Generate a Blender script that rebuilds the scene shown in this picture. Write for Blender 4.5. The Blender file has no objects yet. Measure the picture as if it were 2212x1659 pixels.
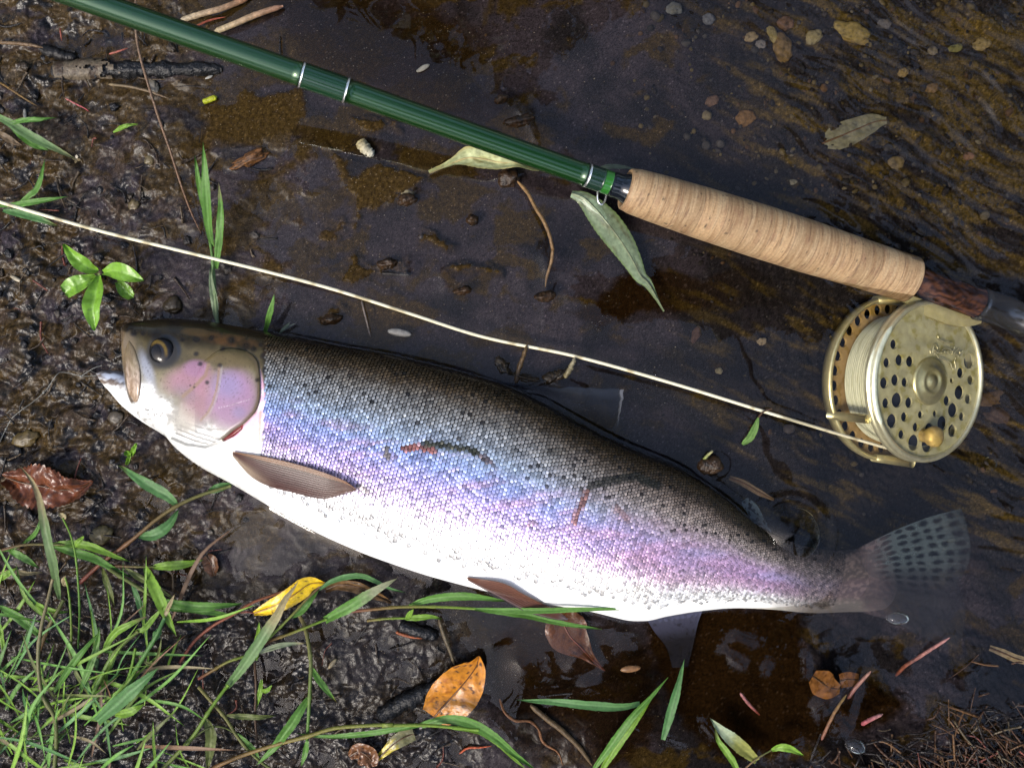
import bpy, math, random
import numpy as np
from mathutils import Vector

# ---------------------------------------------------------------- camera, sky, sun, exposure
S = bpy.context.scene
COL = S.collection
CAM_H = 0.555                       # phone held this far above the water
KPX = 0.615 / 2212.0                # metres per unit of the 2212 x 1659 drawing grid, at the water
cam_d = bpy.data.cameras.new('camera')
cam = bpy.data.objects.new('camera', cam_d)
COL.objects.link(cam)
cam.location = (0, 0, CAM_H)
cam.rotation_euler = (0, 0, 0)
cam_d.sensor_width = 36.0
cam_d.lens = 36.0 * CAM_H / 0.615
cam_d.clip_start = 0.01
cam_d.clip_end = 500
S.camera = cam

SUN_EL, SUN_AZ = math.radians(50), math.radians(228)      # compass style: 0 = +y, clockwise; comes from lower left
w = bpy.data.worlds.new("World")
S.world = w
w.use_nodes = True
wn, wl = w.node_tree.nodes, w.node_tree.links
wn.clear()
sky = wn.new('ShaderNodeTexSky')
sky.sky_type = 'NISHITA'
sky.sun_disc = False
sky.sun_elevation = SUN_EL
sky.sun_rotation = SUN_AZ
sky.dust_density = 3.0
hsv = wn.new('ShaderNodeHueSaturation')
hsv.inputs['Saturation'].default_value = 0.95             # thin high overcast greys the blue
bg = wn.new('ShaderNodeBackground')
bg.inputs['Strength'].default_value = 0.15
wo = wn.new('ShaderNodeOutputWorld')
wl.new(sky.outputs[0], hsv.inputs['Color'])
wl.new(hsv.outputs[0], bg.inputs['Color'])
wl.new(bg.outputs[0], wo.inputs['Surface'])

sun_d = bpy.data.lights.new('sun', 'SUN')
sun_d.energy = 1.0
sun_d.angle = math.radians(14)
sun_d.color = (1.0, 0.95, 0.87)
sun = bpy.data.objects.new('sun', sun_d)
COL.objects.link(sun)
sdir = Vector((math.sin(SUN_AZ) * math.cos(SUN_EL), math.cos(SUN_AZ) * math.cos(SUN_EL), math.sin(SUN_EL)))
sun.rotation_euler = sdir.to_track_quat('Z', 'Y').to_euler()
sun.location = sdir * 3

S.view_settings.view_transform = 'Standard'
S.view_settings.look = 'None'
S.view_settings.gamma = 1.0
S.view_settings.use_curve_mapping = False
S.view_settings.exposure = 1.6
S.render.engine = 'CYCLES'
S.cycles.use_denoising = True
S.cycles.max_bounces = 10
S.cycles.transparent_max_bounces = 16
S.cycles.caustics_refractive = True
S.cycles.caustics_reflective = False
S.cycles.sample_clamp_indirect = 6.0

rng = np.random.default_rng(7)
random.seed(7)

# ---------------------------------------------------------------- grid <-> world
def P(px, py, z=0.0):
    f = KPX * (CAM_H - z) / CAM_H
    return np.array([(px - 1106.0) * f, (829.5 - py) * f, z])

def PV(px, py, z):
    px, py, z = np.broadcast_arrays(np.asarray(px, float), np.asarray(py, float), np.asarray(z, float))
    f = KPX * (CAM_H - z) / CAM_H
    return np.stack([(px - 1106.0) * f, (829.5 - py) * f, z], -1)

def UNP(x, y, z):
    f = KPX * (CAM_H - z) / CAM_H
    return 1106.0 + x / f, 829.5 - y / f

def frame(ox, oy, sc):              # points read off an enlargement of the photograph -> drawing grid
    def f(*pts):
        return [((ox + x / sc) * 0.71935, (oy + y / sc) * 0.71935) for x, y in pts]
    return f
ZA = frame(0, 1400, 1.831); ZB = frame(0, 1700, 2.737); Z4 = frame(600, 1700, 2.737)
ZC = frame(1000, 1500, 2.058); ZE = frame(2000, 1500, 2.0577); Z1 = frame(0, 0, 2.212)
ZN = frame(0, 0, 3.16); ZM = frame(0, 700, 2.212); ZH = frame(300, 900, 3.318); Z2 = frame(1000, 0, 2.212)
Z5 = frame(1000, 700, 2.212); Z3 = frame(2000, 0, 2.0577); Z6 = frame(2000, 700, 2.0577)
ZF = frame(700, 950, 3.017); ZG = frame(1850, 1250, 2.552); ZK = frame(1700, 400, 3.687); ZR = frame(2400, 1850, 3.277)
ZL = frame(2450, 750, 2.4768)

# ---------------------------------------------------------------- noise
def _hash(ix, iy, seed):
    h = (ix.astype(np.int64) * 374761393 + iy.astype(np.int64) * 668265263 + seed * 1442695041) & 0xFFFFFFFF
    h = ((h ^ (h >> 13)) * 1274126177) & 0xFFFFFFFF
    return ((h ^ (h >> 16)) & 0xFFFFFF) / float(0xFFFFFF)

def noise(x, y, seed=0):
    x = np.asarray(x, float); y = np.asarray(y, float)
    ix, iy = np.floor(x), np.floor(y)
    fx, fy = x - ix, y - iy
    def g(dx, dy):
        a = _hash(ix + dx, iy + dy, seed) * 6.2831853
        return np.cos(a) * (fx - dx) + np.sin(a) * (fy - dy)
    u = fx * fx * fx * (fx * (fx * 6 - 15) + 10); v = fy * fy * fy * (fy * (fy * 6 - 15) + 10)
    a = g(0, 0) * (1 - u) + g(1, 0) * u
    b = g(0, 1) * (1 - u) + g(1, 1) * u
    return (a * (1 - v) + b * v) * 1.5

def fbm(x, y, seed=0, octv=5, gain=0.5, lac=2.03):
    s = 0; a = 1.0; n = 0
    for i in range(octv):
        s = s + a * noise(np.asarray(x) * lac ** i, np.asarray(y) * lac ** i, seed + i * 17); n += a; a *= gain
    return s / n

def sstep(a, b, x):
    t = np.clip((np.asarray(x, float) - a) / (b - a), 0, 1)
    return t * t * (3 - 2 * t)

def mixc(a, b, f):
    f = np.asarray(f)[..., None]
    return np.asarray(a) * (1 - f) + np.asarray(b) * f

def spline(pts, n):
    p = np.asarray(pts, float)
    if len(p) == 2:
        t = np.linspace(0, 1, n)[:, None]
        return p[0] * (1 - t) + p[1] * t
    d = np.r_[0, np.cumsum(np.linalg.norm(np.diff(p[:, :2], axis=0), axis=1) + 1e-9)]
    m = np.zeros_like(p)
    for i in range(len(p)):
        a, b = max(0, i - 1), min(len(p) - 1, i + 1)
        m[i] = (p[b] - p[a]) / (d[b] - d[a])
    t = np.linspace(0, d[-1], n)
    k = np.clip(np.searchsorted(d, t, 'right') - 1, 0, len(p) - 2)
    h = (d[k + 1] - d[k])[:, None]; s = ((t - d[k]) / (d[k + 1] - d[k]))[:, None]
    return (p[k] * (2 * s ** 3 - 3 * s ** 2 + 1) + m[k] * h * (s ** 3 - 2 * s ** 2 + s)
            + p[k + 1] * (-2 * s ** 3 + 3 * s ** 2) + m[k + 1] * h * (s ** 3 - s ** 2))

def pchip(x, y, q):
    x = np.asarray(x, float); y = np.asarray(y, float); q = np.asarray(q, float)
    h = np.diff(x); d = np.diff(y) / h
    m = np.zeros_like(y); m[0], m[-1] = d[0], d[-1]
    for i in range(1, len(x) - 1):
        if d[i - 1] * d[i] > 0:
            w1, w2 = 2 * h[i] + h[i - 1], h[i] + 2 * h[i - 1]
            m[i] = (w1 + w2) / (w1 / d[i - 1] + w2 / d[i])
    qq = np.clip(q, x[0], x[-1])
    k = np.clip(np.searchsorted(x, qq, 'right') - 1, 0, len(x) - 2)
    s = (qq - x[k]) / h[k]
    return (y[k] * (2 * s ** 3 - 3 * s ** 2 + 1) + m[k] * h[k] * (s ** 3 - 2 * s ** 2 + s)
            + y[k + 1] * (-2 * s ** 3 + 3 * s ** 2) + m[k + 1] * h[k] * (s ** 3 - s ** 2))

def inpoly(px, py, poly):
    px = np.asarray(px, float); py = np.asarray(py, float)
    c = np.zeros(px.shape, bool); n = len(poly); j = n - 1
    for i in range(n):
        xi, yi = poly[i]; xj, yj = poly[j]
        c ^= ((yi > py) != (yj > py)) & (px < (xj - xi) * (py - yi) / (yj - yi + 1e-12) + xi)
        j = i
    return c

def distline(px, py, pts):
    px = np.asarray(px, float); py = np.asarray(py, float)
    d = np.full(px.shape, 1e9)
    for (x0, y0), (x1, y1) in zip(pts[:-1], pts[1:]):
        l2 = (x1 - x0) ** 2 + (y1 - y0) ** 2 + 1e-9
        t = np.clip(((px - x0) * (x1 - x0) + (py - y0) * (y1 - y0)) / l2, 0, 1)
        d = np.minimum(d, np.hypot(px - x0 - t * (x1 - x0), py - y0 - t * (y1 - y0)))
    return d

def sdpoly(px, py, poly):           # negative inside
    d = distline(px, py, list(poly) + [poly[0]])
    return np.where(inpoly(px, py, poly), -d, d)

# ---------------------------------------------------------------- objects
ORG = {}
TONE = {'wet_mud': .36, 'grass_blade': .50, 'dead_leaf': .72, 'twig_bark': .55, 'wet_black_twig': .5, 'stone': .42, 'cork': .38, 'seedling_leaf': .62, 'fly_line_plastic': .8, 'trout_scales': .62, 'green_lacquer': .66, 'trout_fin': .30, 'trout_tail_fin': 1.0, 'champagne_matte': .80, 'champagne_metal': .95}
def tag(o, label=None, cat=None, group=None, kind=None):
    if label: o['label'] = label
    if cat: o['category'] = cat
    if group: o['group'] = group
    if kind: o['kind'] = kind
    return o

def empty(name, loc, label, cat, group=None):
    o = bpy.data.objects.new(name, None)
    COL.objects.link(o)
    o.empty_display_size = 0.01
    o.location = tuple(loc)
    ORG[o.name] = np.array(loc, float)
    return tag(o, label, cat, group)

def mk(name, V, F, mat, parent=None, cols=None, smooth=True, origin=None):
    V = np.asarray(V, float).reshape(-1, 3)
    if origin is None:
        origin = V.mean(0) if parent is None else ORG[parent.name]
    origin = np.asarray(origin, float)
    me = bpy.data.meshes.new(name)
    L = V - origin
    if isinstance(F, np.ndarray):
        nf, k = F.shape
        me.vertices.add(len(L)); me.vertices.foreach_set('co', L.astype(np.float32).ravel())
        me.loops.add(nf * k); me.loops.foreach_set('vertex_index', F.astype(np.int32).ravel())
        me.polygons.add(nf)
        me.polygons.foreach_set('loop_start', np.arange(0, nf * k, k, dtype=np.int32))
        me.polygons.foreach_set('loop_total', np.full(nf, k, np.int32))
        me.update(calc_edges=True); me.validate()
    else:
        me.from_pydata([tuple(v) for v in L], [], [tuple(int(i) for i in f) for f in F])
        me.update()
    if smooth:
        me.polygons.foreach_set('use_smooth', np.ones(len(me.polygons), bool))
    if cols is not None:
        c = np.ones((len(V), 4), np.float32)
        cols = np.asarray(cols, float)
        if cols.ndim == 2 and cols.shape[1] == 4: c[:, 3] = cols[:, 3]; cols = cols[:, :3]
        c[:, :3] = np.clip(np.broadcast_to(cols, (len(V), 3)) * TONE.get(mat.name, 1.0), 0, 1)
        at = me.color_attributes.new('col', 'FLOAT_COLOR', 'POINT')
        at.data.foreach_set('color', c.ravel())
    me.materials.append(mat)
    o = bpy.data.objects.new(name, me)
    COL.objects.link(o)
    if parent is not None:
        o.parent = parent
        o.location = tuple(origin - ORG[parent.name])
    else:
        o.location = tuple(origin)
    ORG[o.name] = origin
    return o

class MB:                           # several shapes collected into one mesh
    def __init__(s): s.V, s.F, s.C, s.n = [], [], [], 0
    def add(s, g, col=None):
        V, F = g[0], g[1]
        c = g[2] if len(g) > 2 and g[2] is not None and col is None else (col if col is not None else (0.5, 0.5, 0.5))
        V = np.asarray(V, float).reshape(-1, 3)
        s.V.append(V); s.F += [tuple(int(i) + s.n for i in f) for f in F]
        s.C.append(np.broadcast_to(np.asarray(c, float), (len(V), 3))); s.n += len(V)
        return s
    def build(s, name, mat, parent=None, smooth=True, origin=None):
        return mk(name, np.concatenate(s.V), s.F, mat, parent, np.concatenate(s.C), smooth, origin)

def gridfaces(n, m, wrap=False):
    i = np.arange(n - 1)[:, None]; j = np.arange(m if wrap else m - 1)[None, :]
    a = i * m + j; b = i * m + (j + 1) % m
    return np.stack([a, b, b + m, a + m], -1).reshape(-1, 4)

def tube(path, rad, seg=8, cap=True, col=None, bumpy=0.0, seed=0):
    p = np.asarray(path, float); n = len(p)
    r = np.broadcast_to(np.asarray(rad, float), (n,))
    t = np.gradient(p, axis=0); t /= np.linalg.norm(t, axis=1)[:, None] + 1e-12
    up = np.array([0, 0, 1.0])
    a = np.cross(t, up); la = np.linalg.norm(a, axis=1)
    a[la < 1e-4] = (1, 0, 0); a /= np.linalg.norm(a, axis=1)[:, None]
    b = np.cross(a, t)
    th = np.linspace(0, 2 * np.pi, seg, endpoint=False)
    rr = r[:, None] * np.ones(seg)
    if bumpy:
        rr = rr * (1 + bumpy * fbm(np.arange(n)[:, None] * 0.35 + 0 * th, 2 * np.cos(th)[None] + seed * 3.1, seed, 3))
    V = p[:, None] + rr[..., None] * (np.cos(th)[None, :, None] * a[:, None] + np.sin(th)[None, :, None] * b[:, None])
    F = [tuple(f) for f in gridfaces(n, seg, True)]
    if cap:
        F.append(tuple(range(seg))); F.append(tuple(reversed(range((n - 1) * seg, n * seg))))
    C = None
    if col is not None:
        C = np.stack([np.broadcast_to(col(i / (n - 1)) if callable(col) else col, (seg, 3)) for i in range(n)]).reshape(-1, 3)
    return V.reshape(-1, 3), F, C

def lathe(c0, axis, prof, seg=32, u=None, capends=True):
    """prof: (distance along axis, radius)"""
    ax = np.asarray(axis, float); ax = ax / np.linalg.norm(ax)
    if u is None:
        u = np.cross(ax, (0, 0, 1.0))
        if np.linalg.norm(u) < 1e-3: u = np.cross(ax, (0, 1.0, 0))
    u = np.asarray(u, float); u = u - ax * (u @ ax); u /= np.linalg.norm(u)
    v = np.cross(ax, u)
    th = np.linspace(0, 2 * np.pi, seg, endpoint=False)
    pr = np.asarray(prof, float)
    V = np.asarray(c0)[None, None] + pr[:, 0][:, None, None] * ax + pr[:, 1][:, None, None] * (
        np.cos(th)[None, :, None] * u + np.sin(th)[None, :, None] * v)
    F = [tuple(f) for f in gridfaces(len(pr), seg, True)]
    if capends:
        if pr[0, 1] > 1e-6: F.append(tuple(range(seg)))
        if pr[-1, 1] > 1e-6: F.append(tuple(reversed(range((len(pr) - 1) * seg, len(pr) * seg))))
    return V.reshape(-1, 3), F

def strip(path, hw, m=5, fold=0.0, col=None, side=None, wav=0.0, seed=0, edge=0.0):
    """leaf or blade: path (n,3), half widths (n), fold = how far the edges stand above (+) or below (-) the midrib"""
    p = np.asarray(path, float); n = len(p)
    hw = np.broadcast_to(np.asarray(hw, float), (n,))
    t = np.gradient(p, axis=0); t[:, 2] *= 0.3
    t /= np.linalg.norm(t, axis=1)[:, None] + 1e-12
    sd = np.cross(t, (0, 0, 1.0)) if side is None else np.asarray(side, float)
    sd = sd / (np.linalg.norm(sd, axis=1)[:, None] + 1e-12)
    s = np.linspace(-1, 1, m)
    h = hw[:, None] * np.ones(m)
    if edge: h = h * (1 + edge * np.abs(s) * noise(np.arange(n)[:, None] * 0.8, s[None] * 2 + seed, seed + 5))
    V = p[:, None] + h[..., None] * s[None, :, None] * sd[:, None]
    V[..., 2] += np.asarray(fold)[..., None] * np.abs(s) if np.ndim(fold) else fold * np.abs(s)
    if wav: V[..., 2] += wav * fbm(np.linspace(0, 3, n)[:, None] + seed * 1.7, s[None] * 0.8, seed, 3)
    C = None
    if col is not None:
        tt = np.linspace(0, 1, n)[:, None] * np.ones(m); ss = np.ones(n)[:, None] * s
        C = col(tt, ss).reshape(-1, 3) if callable(col) else np.broadcast_to(col, (n * m, 3))
    return V.reshape(-1, 3), [tuple(f) for f in gridfaces(n, m)], C

_t = (1 + 5 ** 0.5) / 2
def ico(sub=2):
    V = [(-1, _t, 0), (1, _t, 0), (-1, -_t, 0), (1, -_t, 0), (0, -1, _t), (0, 1, _t), (0, -1, -_t), (0, 1, -_t), (_t, 0, -1), (_t, 0, 1), (-_t, 0, -1), (-_t, 0, 1)]
    V = [tuple(np.array(v) / np.linalg.norm(v)) for v in V]
    F = [(0, 11, 5), (0, 5, 1), (0, 1, 7), (0, 7, 10), (0, 10, 11), (1, 5, 9), (5, 11, 4), (11, 10, 2), (10, 7, 6), (7, 1, 8), (3, 9, 4), (3, 4, 2), (3, 2, 6), (3, 6, 8), (3, 8, 9), (4, 9, 5), (2, 4, 11), (6, 2, 10), (8, 6, 7), (9, 8, 1)]
    for _ in range(sub):
        mid = {}; G = []
        def md(a, b):
            k = (min(a, b), max(a, b))
            if k not in mid:
                q = np.array(V[a]) + np.array(V[b]); V.append(tuple(q / np.linalg.norm(q))); mid[k] = len(V) - 1
            return mid[k]
        for a, b, c in F:
            x, y, z = md(a, b), md(b, c), md(c, a)
            G += [(a, x, z), (b, y, x), (c, z, y), (x, y, z)]
        F = G
    return np.array(V), F
ICO = {k: ico(k) for k in (0, 1, 2, 3)}

def stone(c, r, ang=0.0, seed=0, rough=0.25, sub=2):
    V, F = ICO[sub]
    d = 1 + rough * fbm(V[:, 0] * 1.3 + seed * 7.3, V[:, 1] * 1.3 + V[:, 2] * 0.9 + seed, seed, 3)
    X = V * d[:, None] * np.asarray(r, float)
    ca, sa = math.cos(ang), math.sin(ang)
    X = np.stack([X[:, 0] * ca - X[:, 1] * sa, X[:, 0] * sa + X[:, 1] * ca, X[:, 2]], 1)
    return X + np.asarray(c, float), F

# ---------------------------------------------------------------- materials
def pmat(name, col=(0.5, 0.5, 0.5), rough=0.5, metal=0.0, attr=True, nscale=900.0, namp=0.35, bump=0.0, bscale=1500.0,
         coat=0.0, spec=0.5, trans=0.0, sub=0.0, alpha=1.0, dist=0.0008, rvar=0.0):
    m = bpy.data.materials.new(name)
    m.use_nodes = True
    N, Lk = m.node_tree.nodes, m.node_tree.links
    b = N['Principled BSDF']
    b.inputs['Roughness'].default_value = rough
    b.inputs['Metallic'].default_value = metal
    b.inputs['Specular IOR Level'].default_value = spec
    b.inputs['Coat Weight'].default_value = coat
    b.inputs['Coat Roughness'].default_value = 0.08
    b.inputs['Transmission Weight'].default_value = trans
    b.inputs['Alpha'].default_value = alpha
    if sub:
        b.inputs['Subsurface Weight'].default_value = sub
        b.inputs['Subsurface Scale'].default_value = 0.002
    tc = N.new('ShaderNodeTexCoord')
    nz = N.new('ShaderNodeTexNoise'); nz.inputs['Scale'].default_value = nscale; nz.inputs['Detail'].default_value = 4
    Lk.new(tc.outputs['Object'], nz.inputs['Vector'])
    mr = N.new('ShaderNodeMapRange')
    mr.inputs['From Min'].default_value = 0.25; mr.inputs['From Max'].default_value = 0.75
    mr.inputs['To Min'].default_value = 1 - namp; mr.inputs['To Max'].default_value = 1 + namp
    Lk.new(nz.outputs['Fac'], mr.inputs['Value'])
    mu = N.new('ShaderNodeVectorMath'); mu.operation = 'SCALE'
    if attr:
        a = N.new('ShaderNodeAttribute'); a.attribute_name = 'col'
        Lk.new(a.outputs['Color'], mu.inputs[0])
        if alpha < 1:
            am = N.new('ShaderNodeMath'); am.operation = 'MULTIPLY'; am.inputs[1].default_value = alpha
            Lk.new(a.outputs['Alpha'], am.inputs[0]); Lk.new(am.outputs[0], b.inputs['Alpha'])
    else:
        mu.inputs[0].default_value = col
    Lk.new(mr.outputs[0], mu.inputs['Scale'])
    Lk.new(mu.outputs[0], b.inputs['Base Color'])
    if bump:
        n2 = N.new('ShaderNodeTexNoise'); n2.inputs['Scale'].default_value = bscale; n2.inputs['Detail'].default_value = 5
        Lk.new(tc.outputs['Object'], n2.inputs['Vector'])
        bp = N.new('ShaderNodeBump'); bp.inputs['Strength'].default_value = bump; bp.inputs['Distance'].default_value = dist
        Lk.new(n2.outputs['Fac'], bp.inputs['Height'])
        Lk.new(bp.outputs[0], b.inputs['Normal'])
    if rvar:
        r2 = N.new('ShaderNodeMapRange'); r2.inputs['To Min'].default_value = max(0.02, rough - rvar); r2.inputs['To Max'].default_value = rough + rvar
        Lk.new(nz.outputs['Fac'], r2.inputs['Value']); Lk.new(r2.outputs[0], b.inputs['Roughness'])
    if metal < .5:
        # a surface under water keeps no air gloss: water has nearly its own index
        ge = N.new('ShaderNodeNewGeometry'); sx = N.new('ShaderNodeSeparateXYZ'); Lk.new(ge.outputs['Position'], sx.inputs[0])
        zr = N.new('ShaderNodeMapRange'); zr.inputs['From Min'].default_value = -.0012; zr.inputs['From Max'].default_value = .0003
        zr.inputs['To Min'].default_value = .06
        Lk.new(sx.outputs['Z'], zr.inputs['Value'])
        for nm, val in (('Specular IOR Level', spec), ('Coat Weight', coat)):
            if val:
                q = N.new('ShaderNodeMath'); q.operation = 'MULTIPLY'; q.inputs[1].default_value = val
                Lk.new(zr.outputs[0], q.inputs[0]); Lk.new(q.outputs[0], b.inputs[nm])
    return m

M = {}
M['mud'] = pmat('wet_mud', rough=0.25, nscale=1300, namp=0.65, bump=0.75, bscale=1150, dist=0.0006, rvar=0.14, spec=0.5)
def wet_line(m):
    # below the waterline the mud has no wet film of its own: matte and softly bumped
    N, Lk = m.node_tree.nodes, m.node_tree.links
    b = N['Principled BSDF']
    ge = N.new('ShaderNodeNewGeometry'); sx = N.new('ShaderNodeSeparateXYZ'); Lk.new(ge.outputs['Position'], sx.inputs[0])
    mr = N.new('ShaderNodeMapRange'); mr.inputs['From Min'].default_value = -.0012; mr.inputs['From Max'].default_value = .0004
    mr.inputs['To Min'].default_value = .0
    Lk.new(sx.outputs['Z'], mr.inputs['Value'])
    sp = N.new('ShaderNodeMath'); sp.operation = 'MULTIPLY'; sp.inputs[1].default_value = .55
    at = [n for n in N if n.type == 'ATTRIBUTE'][0]; sw = N.new('ShaderNodeMath'); sw.operation = 'MULTIPLY'
    Lk.new(mr.outputs[0], sw.inputs[0]); Lk.new(at.outputs['Alpha'], sw.inputs[1]); Lk.new(sw.outputs[0], sp.inputs[0]); Lk.new(sp.outputs[0], b.inputs['Specular IOR Level'])
    bp = [n for n in N if n.type == 'BUMP'][0]
    m2 = N.new('ShaderNodeMapRange'); m2.inputs['To Min'].default_value = .25; m2.inputs['To Max'].default_value = .34
    Lk.new(mr.outputs[0], m2.inputs['Value']); Lk.new(m2.outputs[0], bp.inputs['Strength'])
wet_line(M['mud'])
M['skin'] = pmat('trout_skin', rough=0.24, nscale=1800, namp=0.12, bump=0.12, bscale=2500, coat=0.10, dist=0.0002, spec=0.30)
M['scale'] = pmat('trout_scales', rough=0.32, metal=0.45, nscale=700, namp=0.2, coat=0.12, spec=.4)
M['fin'] = pmat('trout_fin', rough=0.3, nscale=1500, namp=0.15, coat=0.03, alpha=0.95, spec=.12)
M['tailfin'] = pmat('trout_tail_fin', rough=0.5, nscale=1500, namp=0.2, alpha=0.90, spec=.1)
M['eye'] = pmat('trout_eye', rough=0.06, nscale=1200, namp=0.3, coat=0.0, spec=.16)
M['blade'] = pmat('grass_blade', rough=0.5, spec=.22, nscale=500, namp=0.22, bump=0.15, bscale=1200, sub=0.0)
M['leaf'] = pmat('dead_leaf', rough=0.24, nscale=350, namp=0.35, bump=0.35, bscale=600, spec=.30)
M['twig'] = pmat('twig_bark', rough=0.40, spec=.25, nscale=500, namp=0.45, bump=0.6, bscale=900)
M['stone'] = pmat('stone', rough=0.38, spec=.3, nscale=450, namp=0.4, bump=0.3, bscale=700)
M['line'] = pmat('fly_line_plastic', rough=0.4, nscale=300, namp=0.06)
M['lacq'] = pmat('green_lacquer', rough=0.26, metal=0.55, nscale=2500, namp=0.18, coat=1.0)
M['wrap'] = pmat('thread_wrap_varnish', rough=0.10, nscale=2500, namp=0.15, coat=0.25, spec=.4)
M['silver'] = pmat('silver_metal', col=(0.75, 0.75, 0.73), rough=0.25, metal=0.9, attr=False, namp=0.08)
M['gold'] = pmat('champagne_metal', rough=0.30, metal=0.75, nscale=250, namp=0.15)
M['goldm'] = pmat('champagne_matte', rough=0.5, metal=0.35, nscale=180, namp=0.22)
M['wood'] = pmat('seat_wood', rough=0.25, nscale=260, namp=0.5, coat=0.6)
M['leader'] = pmat('leader_nylon', col=(0.12, 0.12, 0.105), rough=0.25, attr=False, namp=0.1)
M['bark'] = pmat('tree_bark', rough=0.85, nscale=40, namp=0.4, bump=0.6, bscale=60, dist=0.01)
M['crown'] = pmat('tree_leaf', rough=0.5, nscale=20, namp=0.3)

M['lacq'].node_tree.nodes['Principled BSDF'].inputs['Coat Roughness'].default_value = .16
M['lacq'].node_tree.nodes['Principled BSDF'].inputs['Coat IOR'].default_value = 1.5

def clear_mat(name, ior, tint, gloss=0.0, veil=0.0, veilcol=(0.2, 0.2, 0.2), boost=1.0):
    m = bpy.data.materials.new(name); m.use_nodes = True
    N, Lk = m.node_tree.nodes, m.node_tree.links
    N.clear()
    out = N.new('ShaderNodeOutputMaterial')
    tr = N.new('ShaderNodeBsdfTransparent'); tr.inputs['Color'].default_value = (*tint, 1)
    gl = N.new('ShaderNodeBsdfGlossy'); gl.inputs['Roughness'].default_value = gloss
    fr = N.new('ShaderNodeFresnel'); fr.inputs['IOR'].default_value = ior
    mx = N.new('ShaderNodeMixShader')
    Lk.new(fr.outputs[0], mx.inputs[0])
    if veil:
        df = N.new('ShaderNodeBsdfDiffuse'); df.inputs['Color'].default_value = (*veilcol, 1)
        m2 = N.new('ShaderNodeMixShader'); m2.inputs[0].default_value = veil
        Lk.new(tr.outputs[0], m2.inputs[1]); Lk.new(df.outputs[0], m2.inputs[2]); Lk.new(m2.outputs[0], mx.inputs[1])
    else:
        Lk.new(tr.outputs[0], mx.inputs[1])
    Lk.new(gl.outputs[0], mx.inputs[2]); Lk.new(mx.outputs[0], out.inputs['Surface'])
    return m
M['water'] = clear_mat('stream_water', 1.333, (0.94, 0.93, 0.90))
M['bubble'] = clear_mat('bubble_film', 1.10, (0.97, 0.97, 0.98))
# ---------------------------------------------------------------- trout geometry (functions first: the mud bed fits under it)
TH = math.radians(16.5); CT, ST = math.cos(TH), math.sin(TH)
def XE(px, py): return CT * np.asarray(px) + ST * np.asarray(py), -ST * np.asarray(px) + CT * np.asarray(py)
def DX(xi, et): return CT * xi - ST * et, ST * xi + CT * et

TOP = [(262, 711), (268, 703), (283, 697), (318, 692), (358, 689), (405, 690), (455, 695), (553, 712), (640, 728), (719, 744), (882, 775),
       (1061, 822), (1175, 871), (1240, 908), (1370, 972), (1438, 998), (1500, 1030), (1571, 1079), (1634, 1131),
       (1683, 1158), (1736, 1178), (1800, 1188), (1860, 1186), (1902, 1194), (1926, 1216), (1936, 1250)]
BOT = [(262, 711), (267, 726), (272, 760), (276, 815), (286, 868), (312, 908), (361, 941), (384, 967), (439, 1009), (507, 1046), (589, 1094), (719, 1164), (824, 1207), (929, 1242),
       (1034, 1270), (1174, 1301), (1279, 1319), (1348, 1336), (1390, 1338), (1439, 1328), (1501, 1318), (1579, 1311), (1662, 1314), (1743, 1322),
       (1820, 1321), (1885, 1318), (1920, 1304), (1936, 1258)]
tx, te = XE(*np.array(TOP, float).T); bx, be = XE(*np.array(BOT, float).T)
XI0, XI1 = tx[0], min(tx[-1], bx[-1])
def eta_t(xi): return pchip(tx, te, xi)
def eta_b(xi): return pchip(bx, be, xi)
def zc_of(px): return np.interp(px, [200, 260, 600, 1000, 1350, 1550, 1700, 1850, 2100], [.014, .016, .015, .010, .004, -.003, -.011, -.016, -.017])
def th_of(px): return np.interp(px, [255, 275, 330, 430, 560, 750, 1000, 1250, 1450, 1600, 1720, 1850, 1940], [.004, .011, .017, .0225, .0265, .0305, .033, .031, .026, .0205, .0155, .0105, .0055])
PEXP = 2.25
def fish_pt(xi, t, off=0.0, under=False):
    """t -1 (back) .. 1 (belly); point on the upper (or lower) side"""
    a = 0.5 * (eta_b(xi) - eta_t(xi)); c = 0.5 * (eta_b(xi) + eta_t(xi))
    px, py = DX(xi, c + a * t)
    cx, _ = DX(xi, c)
    z0 = zc_of(cx)
    b = th_of(cx) * np.clip(a / 42.0, 0, 1) ** 0.5
    dz = b * np.clip(1 - np.abs(t) ** PEXP, 0, 1) ** (1 / PEXP)
    V = PV(px, py, z0)
    V[..., 2] += (-dz if under else dz) + off
    return V
def fish_z(x, y):
    """height of the upper side at world x, y (nan off the body)"""
    z0 = 0.006
    for _ in range(4):
        px, py = UNP(x, y, z0)
        xi, et = XE(px, py)
        cx, _c = DX(xi, 0.5 * (eta_b(xi) + eta_t(xi)))
        z0 = zc_of(cx)
    a = 0.5 * (eta_b(xi) - eta_t(xi)); c = 0.5 * (eta_b(xi) + eta_t(xi))
    t = (et - c) / np.maximum(a, 1e-6)
    ok = (np.abs(t) < 1) & (xi > XI0) & (xi < XI1)
    b = th_of(cx) * np.clip(a / 42.0, 0, 1) ** 0.5
    dz = b * np.clip(1 - np.abs(t) ** PEXP, 0, 1) ** (1 / PEXP)
    return np.where(ok, z0 + dz, np.nan), np.where(ok, z0 - dz, np.nan), z0, t
def onfish(px, py, off=0.0):
    px = np.asarray(px, float); py = np.asarray(py, float)
    z = np.full(px.shape, 0.02)
    for _ in range(7):
        w_ = PV(px, py, z)
        zt, _zb, z0, _t2 = fish_z(w_[..., 0], w_[..., 1])
        z = np.where(np.isnan(zt), z0, zt)
    return PV(px, py, z + off)

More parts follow.
